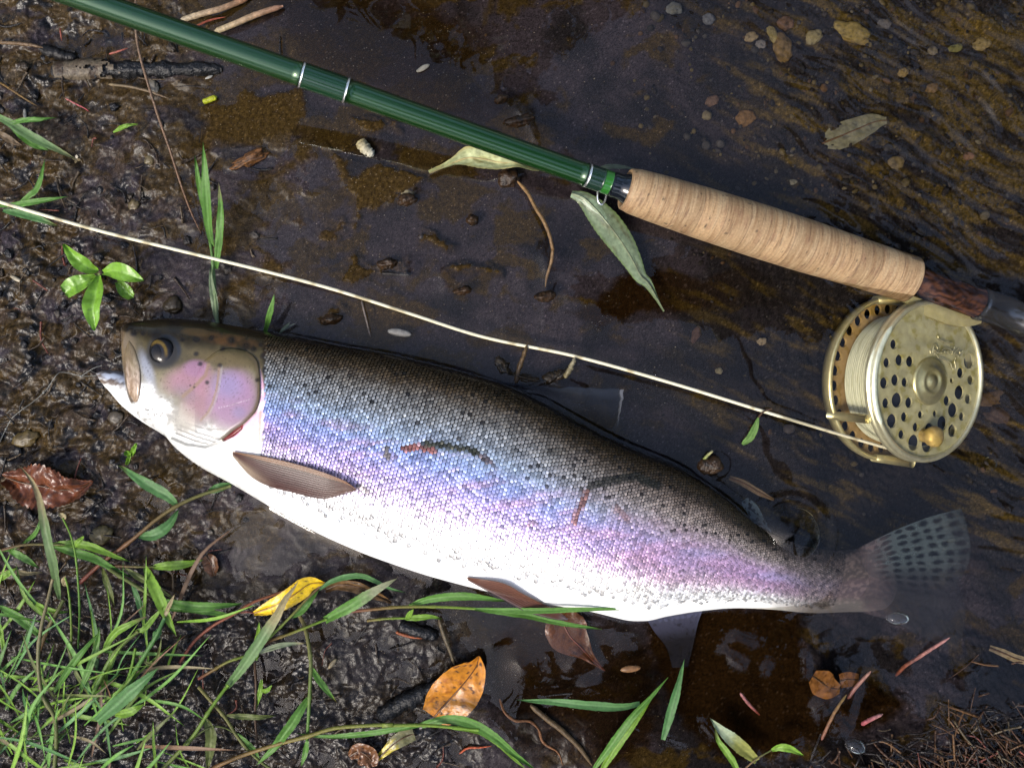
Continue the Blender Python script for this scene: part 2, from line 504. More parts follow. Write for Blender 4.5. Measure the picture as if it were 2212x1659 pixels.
# ---------------------------------------------------------------- stream bed and bank
GC = np.array([
    (-700, -700, 25), (-700, 400, 25), (-700, 1000, 28), (-700, 2400, 40), (300, 2400, 38), (1100, 2400, 30), (2000, 2400, 14), (2900, 2400, -10),
    (600, -700, -4), (1400, -700, -32), (2900, -700, -70), (2900, 800, -80),
    (0, 0, 4.5), (300, 100, 2.4), (600, 60, -2), (900, 60, -8), (1300, 100, -15), (1700, 100, -26), (2200, 100, -42),
    (0, 400, 6), (300, 400, 3.0), (600, 400, 0.4), (850, 420, -2.5), (1100, 500, -6), (1500, 500, -15), (1850, 450, -30), (2200, 500, -48),
    (0, 800, 6.5), (150, 700, 4.5), (500, 620, 0.8), (800, 650, -4), (1100, 680, -9), (1500, 800, -22), (1800, 850, -50), (2000, 850, -84), (2200, 900, -78),
    (100, 1000, 6), (0, 1300, 9), (200, 1200, 7), (400, 1150, 2.6), (560, 1180, -1.0), (600, 1400, 3.5), (300, 1500, 9), (900, 1420, 1.2), (900, 1600, 4), (1200, 1430, -6),
    (1500, 1480, -14), (1200, 1620, 1.5), (1500, 1650, -2), (1800, 1550, -7), (1900, 1400, -24), (2200, 1300, -40), (2000, 1620, 0.5), (2200, 1600, 1.0), (1700, 1000, -28), (2100, 1150, -52)], float)
def ground_mean(px, py):
    px = np.asarray(px, float); py = np.asarray(py, float)
    n = 0.0; s = 0.0
    for x, y, h in GC:
        wgt = 1.0 / ((px - x) ** 2 + (py - y) ** 2 + 60.0 ** 2) ** 1.6
        s = s + wgt * h; n = n + wgt
    return s / n / 1000.0

def bank_mask(px, py):              # 1 on the littered bank, 0 on smooth submerged mud
    g = ground_mean(px, py) * 1000
    return sstep(-0.6, 4.5, g + 2.0 * fbm(px / 130., py / 130., 91, 3))

RIPPLE = lambda px, py: sstep(0, 420, (px - 1500) * 0.83 - (py - 150) * 0.36)
ZQ = frame(540, 270, 1.3229)
SILT_UP = [ZQ((100, 90), (250, 20), (470, 0), (500, 100), (420, 190), (300, 200), (150, 230), (0, 310), (0, 240), (110, 150)), ZQ((290, 370), (400, 310), (520, 230), (560, 270), (430, 330), (320, 400)),
           ZQ((590, 230), (640, 260), (690, 330), (800, 290), (960, 350), (930, 410), (830, 450), (740, 480), (700, 540), (690, 430), (640, 350)), ZQ((500, 640), (560, 570), (640, 530), (660, 570), (560, 610)),
           ZQ((300, 705), (340, 670), (440, 685), (410, 720), (310, 732)), ZQ((630, 760), (690, 640), (720, 690), (745, 720), (700, 790)), ZQ((740, 690), (880, 678), (895, 712), (760, 720)), ZQ((1060, 705), (1160, 670), (1290, 720), (1290, 745), (1100, 718)),
           ZQ((520, 905), (640, 860), (645, 890), (560, 951)), ZQ((435, 505), (475, 505), (480, 530), (440, 535)), ZQ((165, 575), (205, 570), (215, 620), (170, 630)), ZQ((330, 525), (360, 525), (358, 543), (332, 543)),
           ZQ((690, 110), (860, 120), (870, 165), (740, 160)), ZQ((170, 790), (260, 740), (290, 760), (200, 820)), ZQ((960, 560), (1080, 620), (1060, 640), (950, 600))]
def silt_up(px, py):
    px = np.asarray(px, float); py = np.asarray(py, float)
    m = np.zeros(px.shape)
    sel = (px > 370) & (px < 1360) & (py > 180) & (py < 900)
    if not sel.any(): return m
    x, y = px[sel], py[sel]
    wob = 26 * fbm(x / 48., y / 36., 55, 4) + 7 * fbm(x / 9., y / 9., 56, 3)
    q = np.zeros(x.shape)
    for pl in SILT_UP:
        x0, y0 = min(p[0] for p in pl) - 30, min(p[1] for p in pl) - 30; x1, y1 = max(p[0] for p in pl) + 30, max(p[1] for p in pl) + 30
        s_ = (x > x0) & (x < x1) & (y > y0) & (y < y1)
        if s_.any(): q[s_] = np.maximum(q[s_], sstep(15, -13, sdpoly(x[s_], y[s_], pl) + wob[s_]))
    m[sel] = q
    return m

def ground_h(px, py):
    px = np.asarray(px, float); py = np.asarray(py, float)
    g = ground_mean(px, py)
    k = bank_mask(px, py)
    wx = px + 40 * fbm(px / 90., py / 90., 3, 3); wy = py + 40 * fbm(px / 90. + 9, py / 90., 4, 3)
    rid = 1 - np.abs(fbm(wx / 75., wy / 60., 21, 4)) * 2.4
    d = 0.0012 * fbm(wx / 110., wy / 110., 5, 4) + 0.0009 * (rid - 0.55)
    d = d + k * (0.0075 * fbm(wx / 95., wy / 70., 8, 5, 0.55) - 0.0022 + 0.0011 * np.abs(fbm(px / 24., py / 19., 11, 4)) + 0.0008 * fbm(px / 9., py / 9., 13, 3))
    deep = sstep(1450, 1900, px)
    d = d + deep * (0.004 * fbm(px / 70., py / 60., 31, 4) + 0.0014 * fbm(px / 14., py / 14., 33, 3))
    low_ = sstep(1180, 1400, py + .1 * px) * sstep(1250, 1000, px)
    d = d + low_ * k * (.0026 * np.abs(fbm(px / 20., py / 13., 15, 4)) - .0008)
    d = d + 0.00035 * np.maximum(k, deep) * fbm(px / 6., py / 6., 14, 2)
    h = g + d
    u = silt_up(px, py)
    return h + u * (np.maximum(h, .0007 + .0006 * fbm(px / 9., py / 9., 57, 3)) - h)

FISHBED = 0.0006
def ground_final(px, py):
    h = ground_h(px, py)
    W = PV(px, py, np.zeros_like(h))
    zt, zb, z0, t = fish_z(W[..., 0], W[..., 1])
    return np.where(np.isnan(zb), h, np.minimum(h, zb - FISHBED))

def gz(px, py): return float(ground_final(np.array([px], float), np.array([py], float))[0])

def silt_mask(px, py):
    """brown silt lying on the grey mud: ridges, tufts and streaks"""
    wx = px + 55 * fbm(px / 110., py / 110., 41, 4); wy = py + 55 * fbm(px / 110. + 5, py / 110., 42, 4)
    a = fbm(wx / 150., wy / 80., 44, 5, 0.55)
    left = 1 - sstep(700, 1250, px)
    s = sstep(0.06, 0.24, a + 0.13 * left + 0.14 * sstep(420, 60, py) * sstep(1350, 700, px) - 0.10 * sstep(1150, 1500, px) * (1 - sstep(1650, 2000, px)))
    b = fbm(px / 30., py / 26., 47, 4)
    s = np.maximum(s, sstep(0.36, 0.5, b) * 0.8 * (1 - sstep(1000, 1400, px)))
    # silt smoothed away under the long still pool
    return s

BED_DARK_PATCHES = [  # dark patches painted into the bed, several standing in for reflections
    ([(1712 + 66 * math.cos(q), 1150 + 64 * math.sin(q)) for q in np.linspace(0, 6.1, 18)], 8, .9),  # dark inside of the bubble, painted on the bed
    ([(1225, 672), (1290, 652), (1345, 590), (1400, 570), (1470, 578), (1530, 600), (1620, 560), (1700, 590), (1755, 640), (1720, 662), (1600, 648), (1500, 672), (1400, 668), (1340, 690), (1300, 700), (1262, 690)], 9, 1.0),  # dark reflection below the cork, painted on the bed
    ([(1400, 1355), (1480, 1322), (1600, 1330), (1740, 1330), (1752, 1400), (1775, 1500), (1830, 1530), (1900, 1490), (1960, 1530), (1900, 1580), (1820, 1600), (1700, 1640), (1560, 1640), (1480, 1570), (1430, 1480)], 14, 1.0),  # dark reflection below the tail, painted on the bed
    ([(1000, 1380), (1150, 1345), (1320, 1365), (1430, 1420), (1420, 1600), (1330, 1659), (1150, 1640), (1060, 1500)], 26, 0.9),
    ([(560, -20), (900, -20), (1060, 60), (1010, 170), (1120, 240), (960, 250), (800, 190), (640, 120)], 30, 0.75)]

def build_ground():
    def axis(a, b, step, lo, hi, big):
        mid = np.arange(a, b + 1e-9, step)
        g_ = step * np.cumsum(1.075 ** np.arange(1, 61))         # cells widen slowly away from the picture
        def out(end, far):
            far = abs(far - end)
            return np.r_[g_[g_ < far * .8], np.linspace(g_[-1], far, 14)[1:]]
        return np.r_[(a - out(a, lo))[::-1], mid, mid[-1] + out(mid[-1], hi)]
    gx = axis(-60, 2290, 3.0, -30000, 32000, 26); gy = axis(-60, 1720, 3.0, -30000, 30000, 26)
    X, Y = np.meshgrid(gx, gy)
    far = np.maximum(np.maximum(-700 - X, X - 2900), np.maximum(-700 - Y, Y - 2400))
    h = ground_final(np.clip(X, -700, 2900), np.clip(Y, -700, 2400))
    h = np.where(far > 0, h + np.clip(far, 0, 30000) * KPX * 0.02 * np.where((X < 900), 1, -0.25), h)
    V = PV(X.ravel(), Y.ravel(), 0.0)
    V[:, 2] = h.ravel()
    px, py = X, Y
    # ---- pigment, with dark reflections painted in
    k = bank_mask(px, py)
    grey = np.array([0.064, 0.050, 0.057]); gdark = np.array([0.026, 0.022, 0.024]); brown = np.array([0.095, 0.058, 0.014]); clay = np.array([0.125, 0.095, 0.058]); black = np.array([0.0075, 0.007, 0.0075])
    c = mixc(grey, gdark, sstep(0.0, 0.42, fbm(px / 180., py / 180., 61, 4) + 0.25 * sstep(900, 1500, px)))
    s = silt_mask(px, py)
    c = mixc(c, brown * (0.75 + .5 * np.clip(fbm(px / 12., py / 12., 48, 3), -.5, .5))[..., None], s * 0.9)
    c = mixc(c, np.array([.105, .064, .021]), k * .62 * sstep(-.25, .25, fbm(px / 70., py / 60., 49, 4)))
    lump = sstep(0.04, 0.26, fbm(px / 48. + 3, py / 40., 63, 5, 0.55))
    c = mixc(c, black, lump * k * 0.9)
    cl = sstep(0.10, 0.34, fbm(px / 34., py / 30., 67, 5)) * k
    c = mixc(c, clay, cl * 0.65 * sstep(1300, 700, py))
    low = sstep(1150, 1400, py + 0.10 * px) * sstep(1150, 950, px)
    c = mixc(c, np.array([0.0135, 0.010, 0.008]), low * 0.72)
    for poly, soft, st in BED_DARK_PATCHES:
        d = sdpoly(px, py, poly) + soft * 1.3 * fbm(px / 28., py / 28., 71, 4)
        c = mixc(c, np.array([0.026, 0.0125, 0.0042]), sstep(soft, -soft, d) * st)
    # right-hand gravelly bed: brown and blue-grey bands, ripple reflections and water dimming painted in
    deep = sstep(1350, 1750, px) * sstep(1300, 1150, py)
    gr = fbm((px + py * 0.5) / 190., (py - px * 0.45) / 34., 75, 5, 0.5)
    c = mixc(c, mixc(np.array([0.026, 0.022, 0.022]), np.array([0.125, 0.082, 0.020]) * (1 + .8 * np.clip(fbm(px / 10., py / 10., 76, 3), -.6, .6))[..., None], sstep(-0.02, 0.3, gr + 0.22 * sstep(1700, 2250, px) * sstep(700, 200, py))), deep * 0.85)
    c = mixc(c, np.array([0.10, 0.085, 0.07]), deep * sstep(0.30, 0.5, fbm(px / 9., py / 9., 78, 3)) * 0.6)
    su = silt_up(px, py)
    c = mixc(c, np.array([.070, .042, .011]) * (1 + .9 * np.clip(fbm(px / 8., py / 8., 58, 3), -.6, .6))[..., None], su * .95)
    wetf = np.clip(.22 + .26 * lump * k + .14 * low * k, 0, 1) * (1 - .75 * su)
    # grains
    g1 = noise(px / 3.3, py / 3.3, 81); g2 = noise(px / 7.0, py / 7.0, 82)
    c = c * (1 + 0.55 * g1 + 0.35 * g2)[..., None]
    sp = _hash(np.floor(px / 3.0), np.floor(py / 3.0), 5)
    c = np.where((sp > 0.988)[..., None], c * 2.4 + 0.02, c)
    F = gridfaces(X.shape[0], X.shape[1])[:, ::-1]
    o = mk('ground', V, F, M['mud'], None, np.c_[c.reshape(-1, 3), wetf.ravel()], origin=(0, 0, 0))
    tag(o, kind='structure')
    return o

# ---------------------------------------------------------------- water
WET = []                            # contact outlines (points in the drawing grid, rise in m, reach in grid units)
def build_water():
    g_ = 3.2 * np.cumsum(1.11 ** np.arange(1, 62))
    gx = np.r_[-30000, (-40 - g_)[::-1], np.arange(-40, 2260, 3.2), 2260 + g_, 32000]
    gy = np.r_[-30000, (-40 - g_)[::-1], np.arange(-40, 1700, 3.2), 1700 + g_, 30000]
    X, Y = np.meshgrid(gx, gy)
    Z = np.zeros_like(X)
    r = RIPPLE(X, Y)
    wx = X + 60 * fbm(X / 260., Y / 260., 101, 2); wy = Y + 60 * fbm(X / 260., Y / 260., 102, 2)
    u = wx * 0.50 - wy * 0.86          # across the ripple crests (crests run down to the right)
    v = wx * 0.86 + wy * 0.50
    Z += r * (0.0020 * noise(u / 46., v / 190., 105) + 0.0008 * noise(u / 21., v / 95., 106) + 0.00016 * noise(u / 11., v / 40., 107))
    Z += 0.00011 * fbm(X / 120., Y / 90., 110, 2) * sstep(500, 1000, X)
    # small rings running out round the reel and the seat
    dd = np.hypot(X - 2090, Y - 655)
    Z += 0.00030 * np.sin(dd / 9.5) * np.exp(-dd / 90.)
    db = np.hypot(X - 1708, Y - 1153)
    Z += .0050 * np.clip(1 - (db / 64.) ** 2, 0, 1)
    Z -= .0007 * np.exp(-((db - 78) / 14.) ** 2)
    for pts, rise, reach in WET:
        d = distline(X, Y, pts)
        Z += rise * np.exp(-d / reach)
    V = PV(X.ravel(), Y.ravel(), 0.0); V[:, 2] = Z.ravel()
    F = gridfaces(X.shape[0], X.shape[1])[:, ::-1]
    o = mk('water', V, F, M['water'], None, None, origin=(0, 0, 0))
    tag(o, kind='structure')

# ---------------------------------------------------------------- trout
def blob(px, py, cx, cy, rx, ry, ang=0.0, soft=0.35):
    c, s = math.cos(math.radians(ang)), math.sin(math.radians(ang))
    x, y = px - cx, py - cy
    q = np.hypot((x * c + y * s) / rx, (-x * s + y * c) / ry)
    return sstep(1 + soft, 1 - soft, q)

GILL = ZH((1050, 600), (1200, 500), (1350, 486), (1480, 522), (1565, 600), (1592, 720), (1600, 850), (1592, 1000), (1545, 1120), (1440, 1228), (1330, 1305), (1225, 1385), (1050, 1440), (860, 1400), (740, 1290), (720, 1120), (800, 960), (900, 820), (990, 700))
SLIT = ZH((1225, 1390), (1330, 1300), (1425, 1235), (1420, 1290), (1340, 1360), (1240, 1410))

def tone(c, lo=.47):
    c = np.asarray(c, float); return c * (lo + (1 - lo) * sstep(.58, .80, c.min(-1)))[..., None]

def head_paint(px, py):
    n1 = fbm(px / 22., py / 22., 201, 4); n2 = fbm(px / 7., py / 7., 202, 3)
    c = np.broadcast_to(np.array([0.80, 0.80, 0.76]), px.shape + (3,)).copy()
    # cheek: olive tan above, white throat below
    lim = np.interp(px, [262, 330, 380, 440, 500, 560, 600], [800, 838, 872, 905, 925, 940, 960])
    c = mixc(c, [0.42, 0.36, 0.20], sstep(24, -28, py - lim + 16 * n1))
    c = mixc(c, [0.15, 0.115, 0.045], sstep(24, -22, py - np.interp(px, [262, 330, 420, 520, 580], [762, 800, 796, 790, 806]) + 14 * n1) * 0.9)
    c = mixc(c, [0.033, 0.024, 0.011], sstep(13, -12, py - np.interp(px, [262, 320, 400, 480, 560, 600], [722, 730, 744, 748, 752, 764]) + 9 * n1) * 0.94)
    # russet skull patch behind the eye
    c = mixc(c, [0.22, 0.105, 0.032], blob(px, py, 500, 736, 62, 13, 9) * 0.8 * sstep(-0.45, 0.15, n1))
    c = mixc(c, [0.20, 0.12, 0.04], blob(px, py, 425, 718, 32, 8, 5) * 0.6)
    c = mixc(c, [0.20, 0.14, 0.085], sstep(11, 5, distline(px, py, [(263, 722), (270, 760), (275, 815), (284, 862)])) * .95)
    c = c * (1 + .22 * fbm(px / 12., py / 12., 221, 4) * sstep(960, 900, py))[..., None]
    # snout
    c = mixc(c, [0.34, 0.25, 0.14], blob(px, py, 277, 752, 16, 36, 0) * 0.75)
    # pink gill plate and cheek, in plates with pale seams
    c = mixc(c, [0.66, 0.33, 0.44], blob(px, py, 412, 822, 52, 30, -8, .5) * 0.85)
    c = mixc(c, [0.64, 0.34, 0.52], blob(px, py, 425, 796, 28, 18, 0) * 0.8)
    c = mixc(c, [0.70, 0.34, 0.46], blob(px, py, 430, 872, 34, 40, 20, .5) * 0.75)
    c = mixc(c, [0.72, 0.42, 0.66], blob(px, py, 503, 862, 50, 62, 12, .35) * 0.95)
    c = mixc(c, [0.52, 0.46, 0.80], blob(px, py, 494, 832, 30, 26, 20, .7) * 0.65)
    c = mixc(c, [0.54, 0.44, 0.74], blob(px, py, 518, 890, 14, 12, 0, .6) * 0.6)
    c = mixc(c, [0.34, 0.32, 0.36], blob(px, py, 400, 850, 26, 16, 20, .7) * 0.35)
    c = mixc(c, [0.30, 0.22, 0.09], blob(px, py, 488, 778, 66, 14, 12, .6) * 0.75)
    c = mixc(c, [0.66, 0.58, 0.42], blob(px, py, 398, 905, 32, 26, 35, .6) * 0.55)
    seam = ZH((1200, 660), (1190, 760), (1170, 900), (1130, 1030), (1080, 1130), (1010, 1200))
    c = mixc(c, [0.62, 0.42, 0.30], sstep(4.2, 1.0, distline(px, py, seam)) * 0.9)
    c = mixc(c, [0.80, 0.72, 0.62], sstep(3.2, 0.5, distline(px, py, [(x + 5, y) for x, y in seam])) * 0.5)
    ring = ZH((1090, 650), (1060, 750), (980, 830), (900, 900), (830, 960))
    c = mixc(c, [0.50, 0.33, 0.19], sstep(6.5, 1.5, distline(px, py, ring)) * 0.75)
    scr = ZH((1150, 1085), (1300, 1055), (1400, 1022), (1510, 990))
    c = mixc(c, [0.95, 0.82, 0.86], sstep(1.1, 0.3, distline(px, py, scr)) * 0.55)
    # gill edge: tan lip, then pink shoulder
    edge = ZH((1480, 522), (1565, 600), (1592, 720), (1602, 850), (1592, 1000), (1545, 1120), (1440, 1228), (1330, 1305), (1225, 1390))
    c = mixc(c, [0.34, 0.24, 0.12], sstep(7.0, 2.5, distline(px, py, edge)) * 0.8)
    # blue-white membrane behind the upper jaw
    c = mixc(c, [0.58, 0.64, 0.80], blob(px, py, 318, 800, 12, 40, -18, .6) * 0.7)
    c = mixc(c, [0.80, 0.80, 0.78], blob(px, py, 318, 846, 16, 24, 0, .5) * 0.8)
    # gular stripes
    for q in (((800, 1250), (1000, 1330), (1200, 1390)), ((780, 1290), (980, 1370), (1150, 1415)), ((850, 1225), (1050, 1290), (1280, 1290)), ((760, 1330), (960, 1410), (1080, 1435))):
        c = mixc(c, [0.46, 0.43, 0.36], sstep(2.4, 0.6, distline(px, py, ZH(*q))) * 0.5)
    c = mixc(c, [0.45, 0.47, 0.44], sstep(5.0, 1.0, distline(px, py, ZH((720, 1380), (860, 1440), (1050, 1468), (1200, 1420)))) * 0.55)
    fr = sstep(.42, .52, noise(px / 4.6, py / 4.6, 223)) * sstep(.1, .3, n1 + .25) * sstep(930, 880, py)
    c = mixc(c, [.10, .07, .05], fr * .45)
    # spots
    for x, y, r in ((335, 335, 34), (430, 335, 26), (265, 300, 26), (1225, 490, 28), (1530, 490, 34), (1600, 450, 26), (1630, 560, 34), (1640, 700, 30), (1575, 800, 24), (1640, 820, 26),
                    (1000, 640, 24), (1205, 655, 24), (1075, 825, 22), (1310, 405, 46), (1460, 460, 46), (960, 400, 34), (960, 540, 26), (1120, 375, 28), (820, 400, 26), (900, 855, 10), (940, 872, 12), (560, 350, 60), (740, 270, 70), (300, 270, 40)):
        (qx, qy), = ZH((x, y))
        c = mixc(c, [0.022, 0.017, 0.014], blob(px, py, qx, qy, r * .2168, r * .2, 0, .5) * 0.85)
    # eye socket
    c = mixc(c, [0.030, 0.026, 0.022], blob(px, py, 352, 762, 36, 36, 0, .25) * 0.92)
    c = mixc(c, [0.04, 0.05, 0.07], np.abs(blob(px, py, 356, 760, 36, 38, 0, .1) - blob(px, py, 353, 762, 30, 33, 0, .1)) * blob(px, py, 372, 742, 26, 34) * 0.8)  # bluish highlight crescent painted on the socket edge
    c = c * np.where(py[..., None] > 800, .80, 1.0) if False else c
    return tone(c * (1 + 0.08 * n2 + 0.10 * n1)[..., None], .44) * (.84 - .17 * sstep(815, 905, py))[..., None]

def body_paint(px, py, v, scale=False, rnd=None):
    """pigment of skin (or of one scale) from the place on the flank: v 0 back, 1 belly"""
    n1 = fbm(px / 55., py / 40., 211, 4); n2 = fbm(px / 16., py / 14., 212, 4); n3 = fbm(px / 120., py / 30., 213, 3)
    vv = v + 0.030 * n1 + 0.02 * n2
    f = np.clip((px - 560) / 1100., 0, 1)
    u = vv + np.interp(px, [560, 700, 900, 1100, 1400, 1650, 1900], [-0.005, -0.015, -.015, -.012, -.025, -.05, -.05]) * np.clip(1.15 - vv, 0, 1)
    if scale:
        xs = [0.0, .05, .09, .15, .24, .34, .43, .55, .66, .76, 1.0]
        A = np.array([[.034, .024, .012], [.085, .055, .026], [.17, .115, .062], [.37, .33, .27], [.52, .54, .54], [.44, .56, .72], [.31, .40, .76], [.42, .35, .72], [.56, .47, .70], [.82, .81, .82], [.83, .83, .81]])
        B = np.array([[.034, .024, .012], [.085, .056, .028], [.09, .06, .033], [.38, .28, .21], [.60, .48, .40], [.58, .44, .50], [.50, .39, .62], [.54, .36, .57], [.64, .47, .58], [.80, .78, .74], [.82, .82, .78]])
    else:
        xs = [0.0, .05, .12, .20, .28, .36, .45, .57, .67, .77, 1.0]
        A = np.array([[.013, .010, .006], [.030, .018, .008], [.040, .022, .009], [.014, .012, .011], [.016, .017, .021], [.045, .058, .09], [.16, .18, .33], [.26, .23, .52], [.56, .49, .68], [.82, .82, .80], [.84, .84, .82]])
        B = np.array([[.013, .010, .006], [.026, .017, .009], [.026, .016, .008], [.011, .009, .008], [.014, .012, .012], [.045, .037, .045], [.17, .145, .24], [.32, .20, .38], [.58, .40, .50], [.80, .78, .73], [.83, .83, .80]])
    ca = np.stack([np.interp(u, xs, A[:, i]) for i in range(3)], -1)
    cb = np.stack([np.interp(u, xs, B[:, i]) for i in range(3)], -1)
    c = mixc(ca, cb, sstep(1050, 1500, px + 120 * n1))
    # pink and rust along the side
    band = sstep(.30, .42, u) * sstep(.70, .56, u)
    c = mixc(c, [.72, .38, .55], band * sstep(.0, .4, n3 + 0.25 * sstep(1150, 1500, px)) * 0.38)
    # dusky speckle at the border with the white belly
    dk = sstep(.50, .58, u) * sstep(.74, .63, u) * sstep(.06, .28, noise(px / 7.5, py / 7.5, 216))
    c = mixc(c, [.13, .12, .16], dk * 0.38)
    # tail stalk: dull mottled mauve, murky water over it painted into the colour
    tl = sstep(1640, 1760, px + 14 * n1)
    dull = mixc([.10, .082, .078], [.205, .158, .145], sstep(-.15, .3, fbm(px / 9., py / 9., 219, 4) + .3 * n1 - .25 * sstep(.5, 1., v)))
    c = mixc(c, dull * np.interp(px, [1700, 1780, 1900], [1.25, 1.0, .75])[..., None], tl * 0.9)
    # scars
    for q, wd, col_, st in (
        (ZC((1270, -480), (1400, -430)), 0, None, 0),
        ([(872, 968), (905, 966), (935, 972)], 6, (.42, .13, .09), .75), ([(920, 958), (960, 962), (1000, 968), (1030, 978)], 7, (.06, .065, .04), .8), ([(1035, 985), (1062, 1000)], 6, (.16, .10, .10), .7),
        ([(838, 992), (832, 968)], 6, (.20, .17, .12), .7), ([(1268, 1062), (1252, 1095), (1240, 1125)], 6, (.40, .16, .12), .7), ([(1275, 1050), (1320, 1035), (1375, 1030), (1420, 1050)], 9, (.045, .045, .03), .7),
        ([(1150, 1128), (1140, 1135)], 6, (.4, .2, .2), .4), ([(778, 1052), (792, 1060)], 8, (.30, .27, .2), .5), ([(1330, 1098), (1352, 1120)], 7, (.42, .22, .2), .5)):
        if wd:
            d = distline(px, py, q) + 4 * n2
            c = mixc(c, np.array(col_) * .8, sstep(wd * 1.5, wd * .7, d) * min(1, st * 1.25))
    # small black spots on the back
    sx, sy = px / 24., py / 20.
    ix, iy = np.floor(sx), np.floor(sy)
    hx, hy, hp = _hash(ix, iy, 31), _hash(ix, iy, 32), _hash(ix, iy, 33)
    dsp = np.hypot(sx - ix - .25 - .5 * hx, sy - iy - .25 - .5 * hy)
    c = mixc(c, [.014, .011, .009], sstep(.23, .13, dsp) * (hp > np.interp(px, [560, 900, 1300], [.86, .78, .62])) * sstep(.46, .34, v) * .9)
    if rnd is not None:
        c = c * (0.55 + 0.85 * rnd)[..., None]
    return tone(c, .80 if scale else .6)

def star_patch(c, poly, zf, nr=10, rim=None, npt=None, off=0.0):
    """filled outline (star-shaped about c); zf(px,py,k) gives the world points; last ring is a lip going down by rim"""
    pl = np.array(spline(list(poly) + [poly[0]], npt or max(40, 4 * len(poly))))[:-1]
    n = len(pl); c = np.array(c, float)
    ks = np.linspace(0, 1, nr + 1)[1:] ** 0.85
    Q = [c[None]] + [c + (pl - c) * k for k in ks]
    D = np.concatenate(Q); K = np.concatenate([[0.0]] + [np.full(n, k) for k in ks])
    V = zf(D[:, 0], D[:, 1], K)
    F = [(0, 1 + j, 1 + (j + 1) % n) for j in range(n)]
    for i in range(nr - 1):
        a = 1 + i * n
        F += [(a + j, a + n + j, a + n + (j + 1) % n, a + (j + 1) % n) for j in range(n)]
    if rim:
        L = V[-n:].copy(); L[:, 2] -= rim
        b0 = len(V); V = np.concatenate([V, L]); D = np.concatenate([D, D[-n:]]); K = np.concatenate([K, np.ones(n)])
        a = b0 - n
        F += [(a + j, b0 + j, b0 + (j + 1) % n, a + (j + 1) % n) for j in range(n)]
    return V, [tuple(reversed(f)) for f in F], D, K

def fin_grid(A, B, zf, n=40, m=26, ray=0.0003, nray=14):
    """membrane between leading edge A and trailing edge B (both base to tip)"""
    a, b = spline(A, n), spline(B, n)
    s = np.linspace(0, 1, m)
    D = a[:, None] * (1 - s[None, :, None]) + b[:, None] * s[None, :, None]
    T = np.linspace(0, 1, n)[:, None] * np.ones(m); SS = np.ones(n)[:, None] * s
    V = zf(D[..., 0].ravel(), D[..., 1].ravel(), T.ravel(), SS.ravel())
    V[:, 2] += (ray * np.cos(SS * nray * 6.2832) * sstep(0, .15, T)).ravel()
    return V, gridfaces(n, m), D.reshape(-1, 2), T.ravel(), SS.ravel()

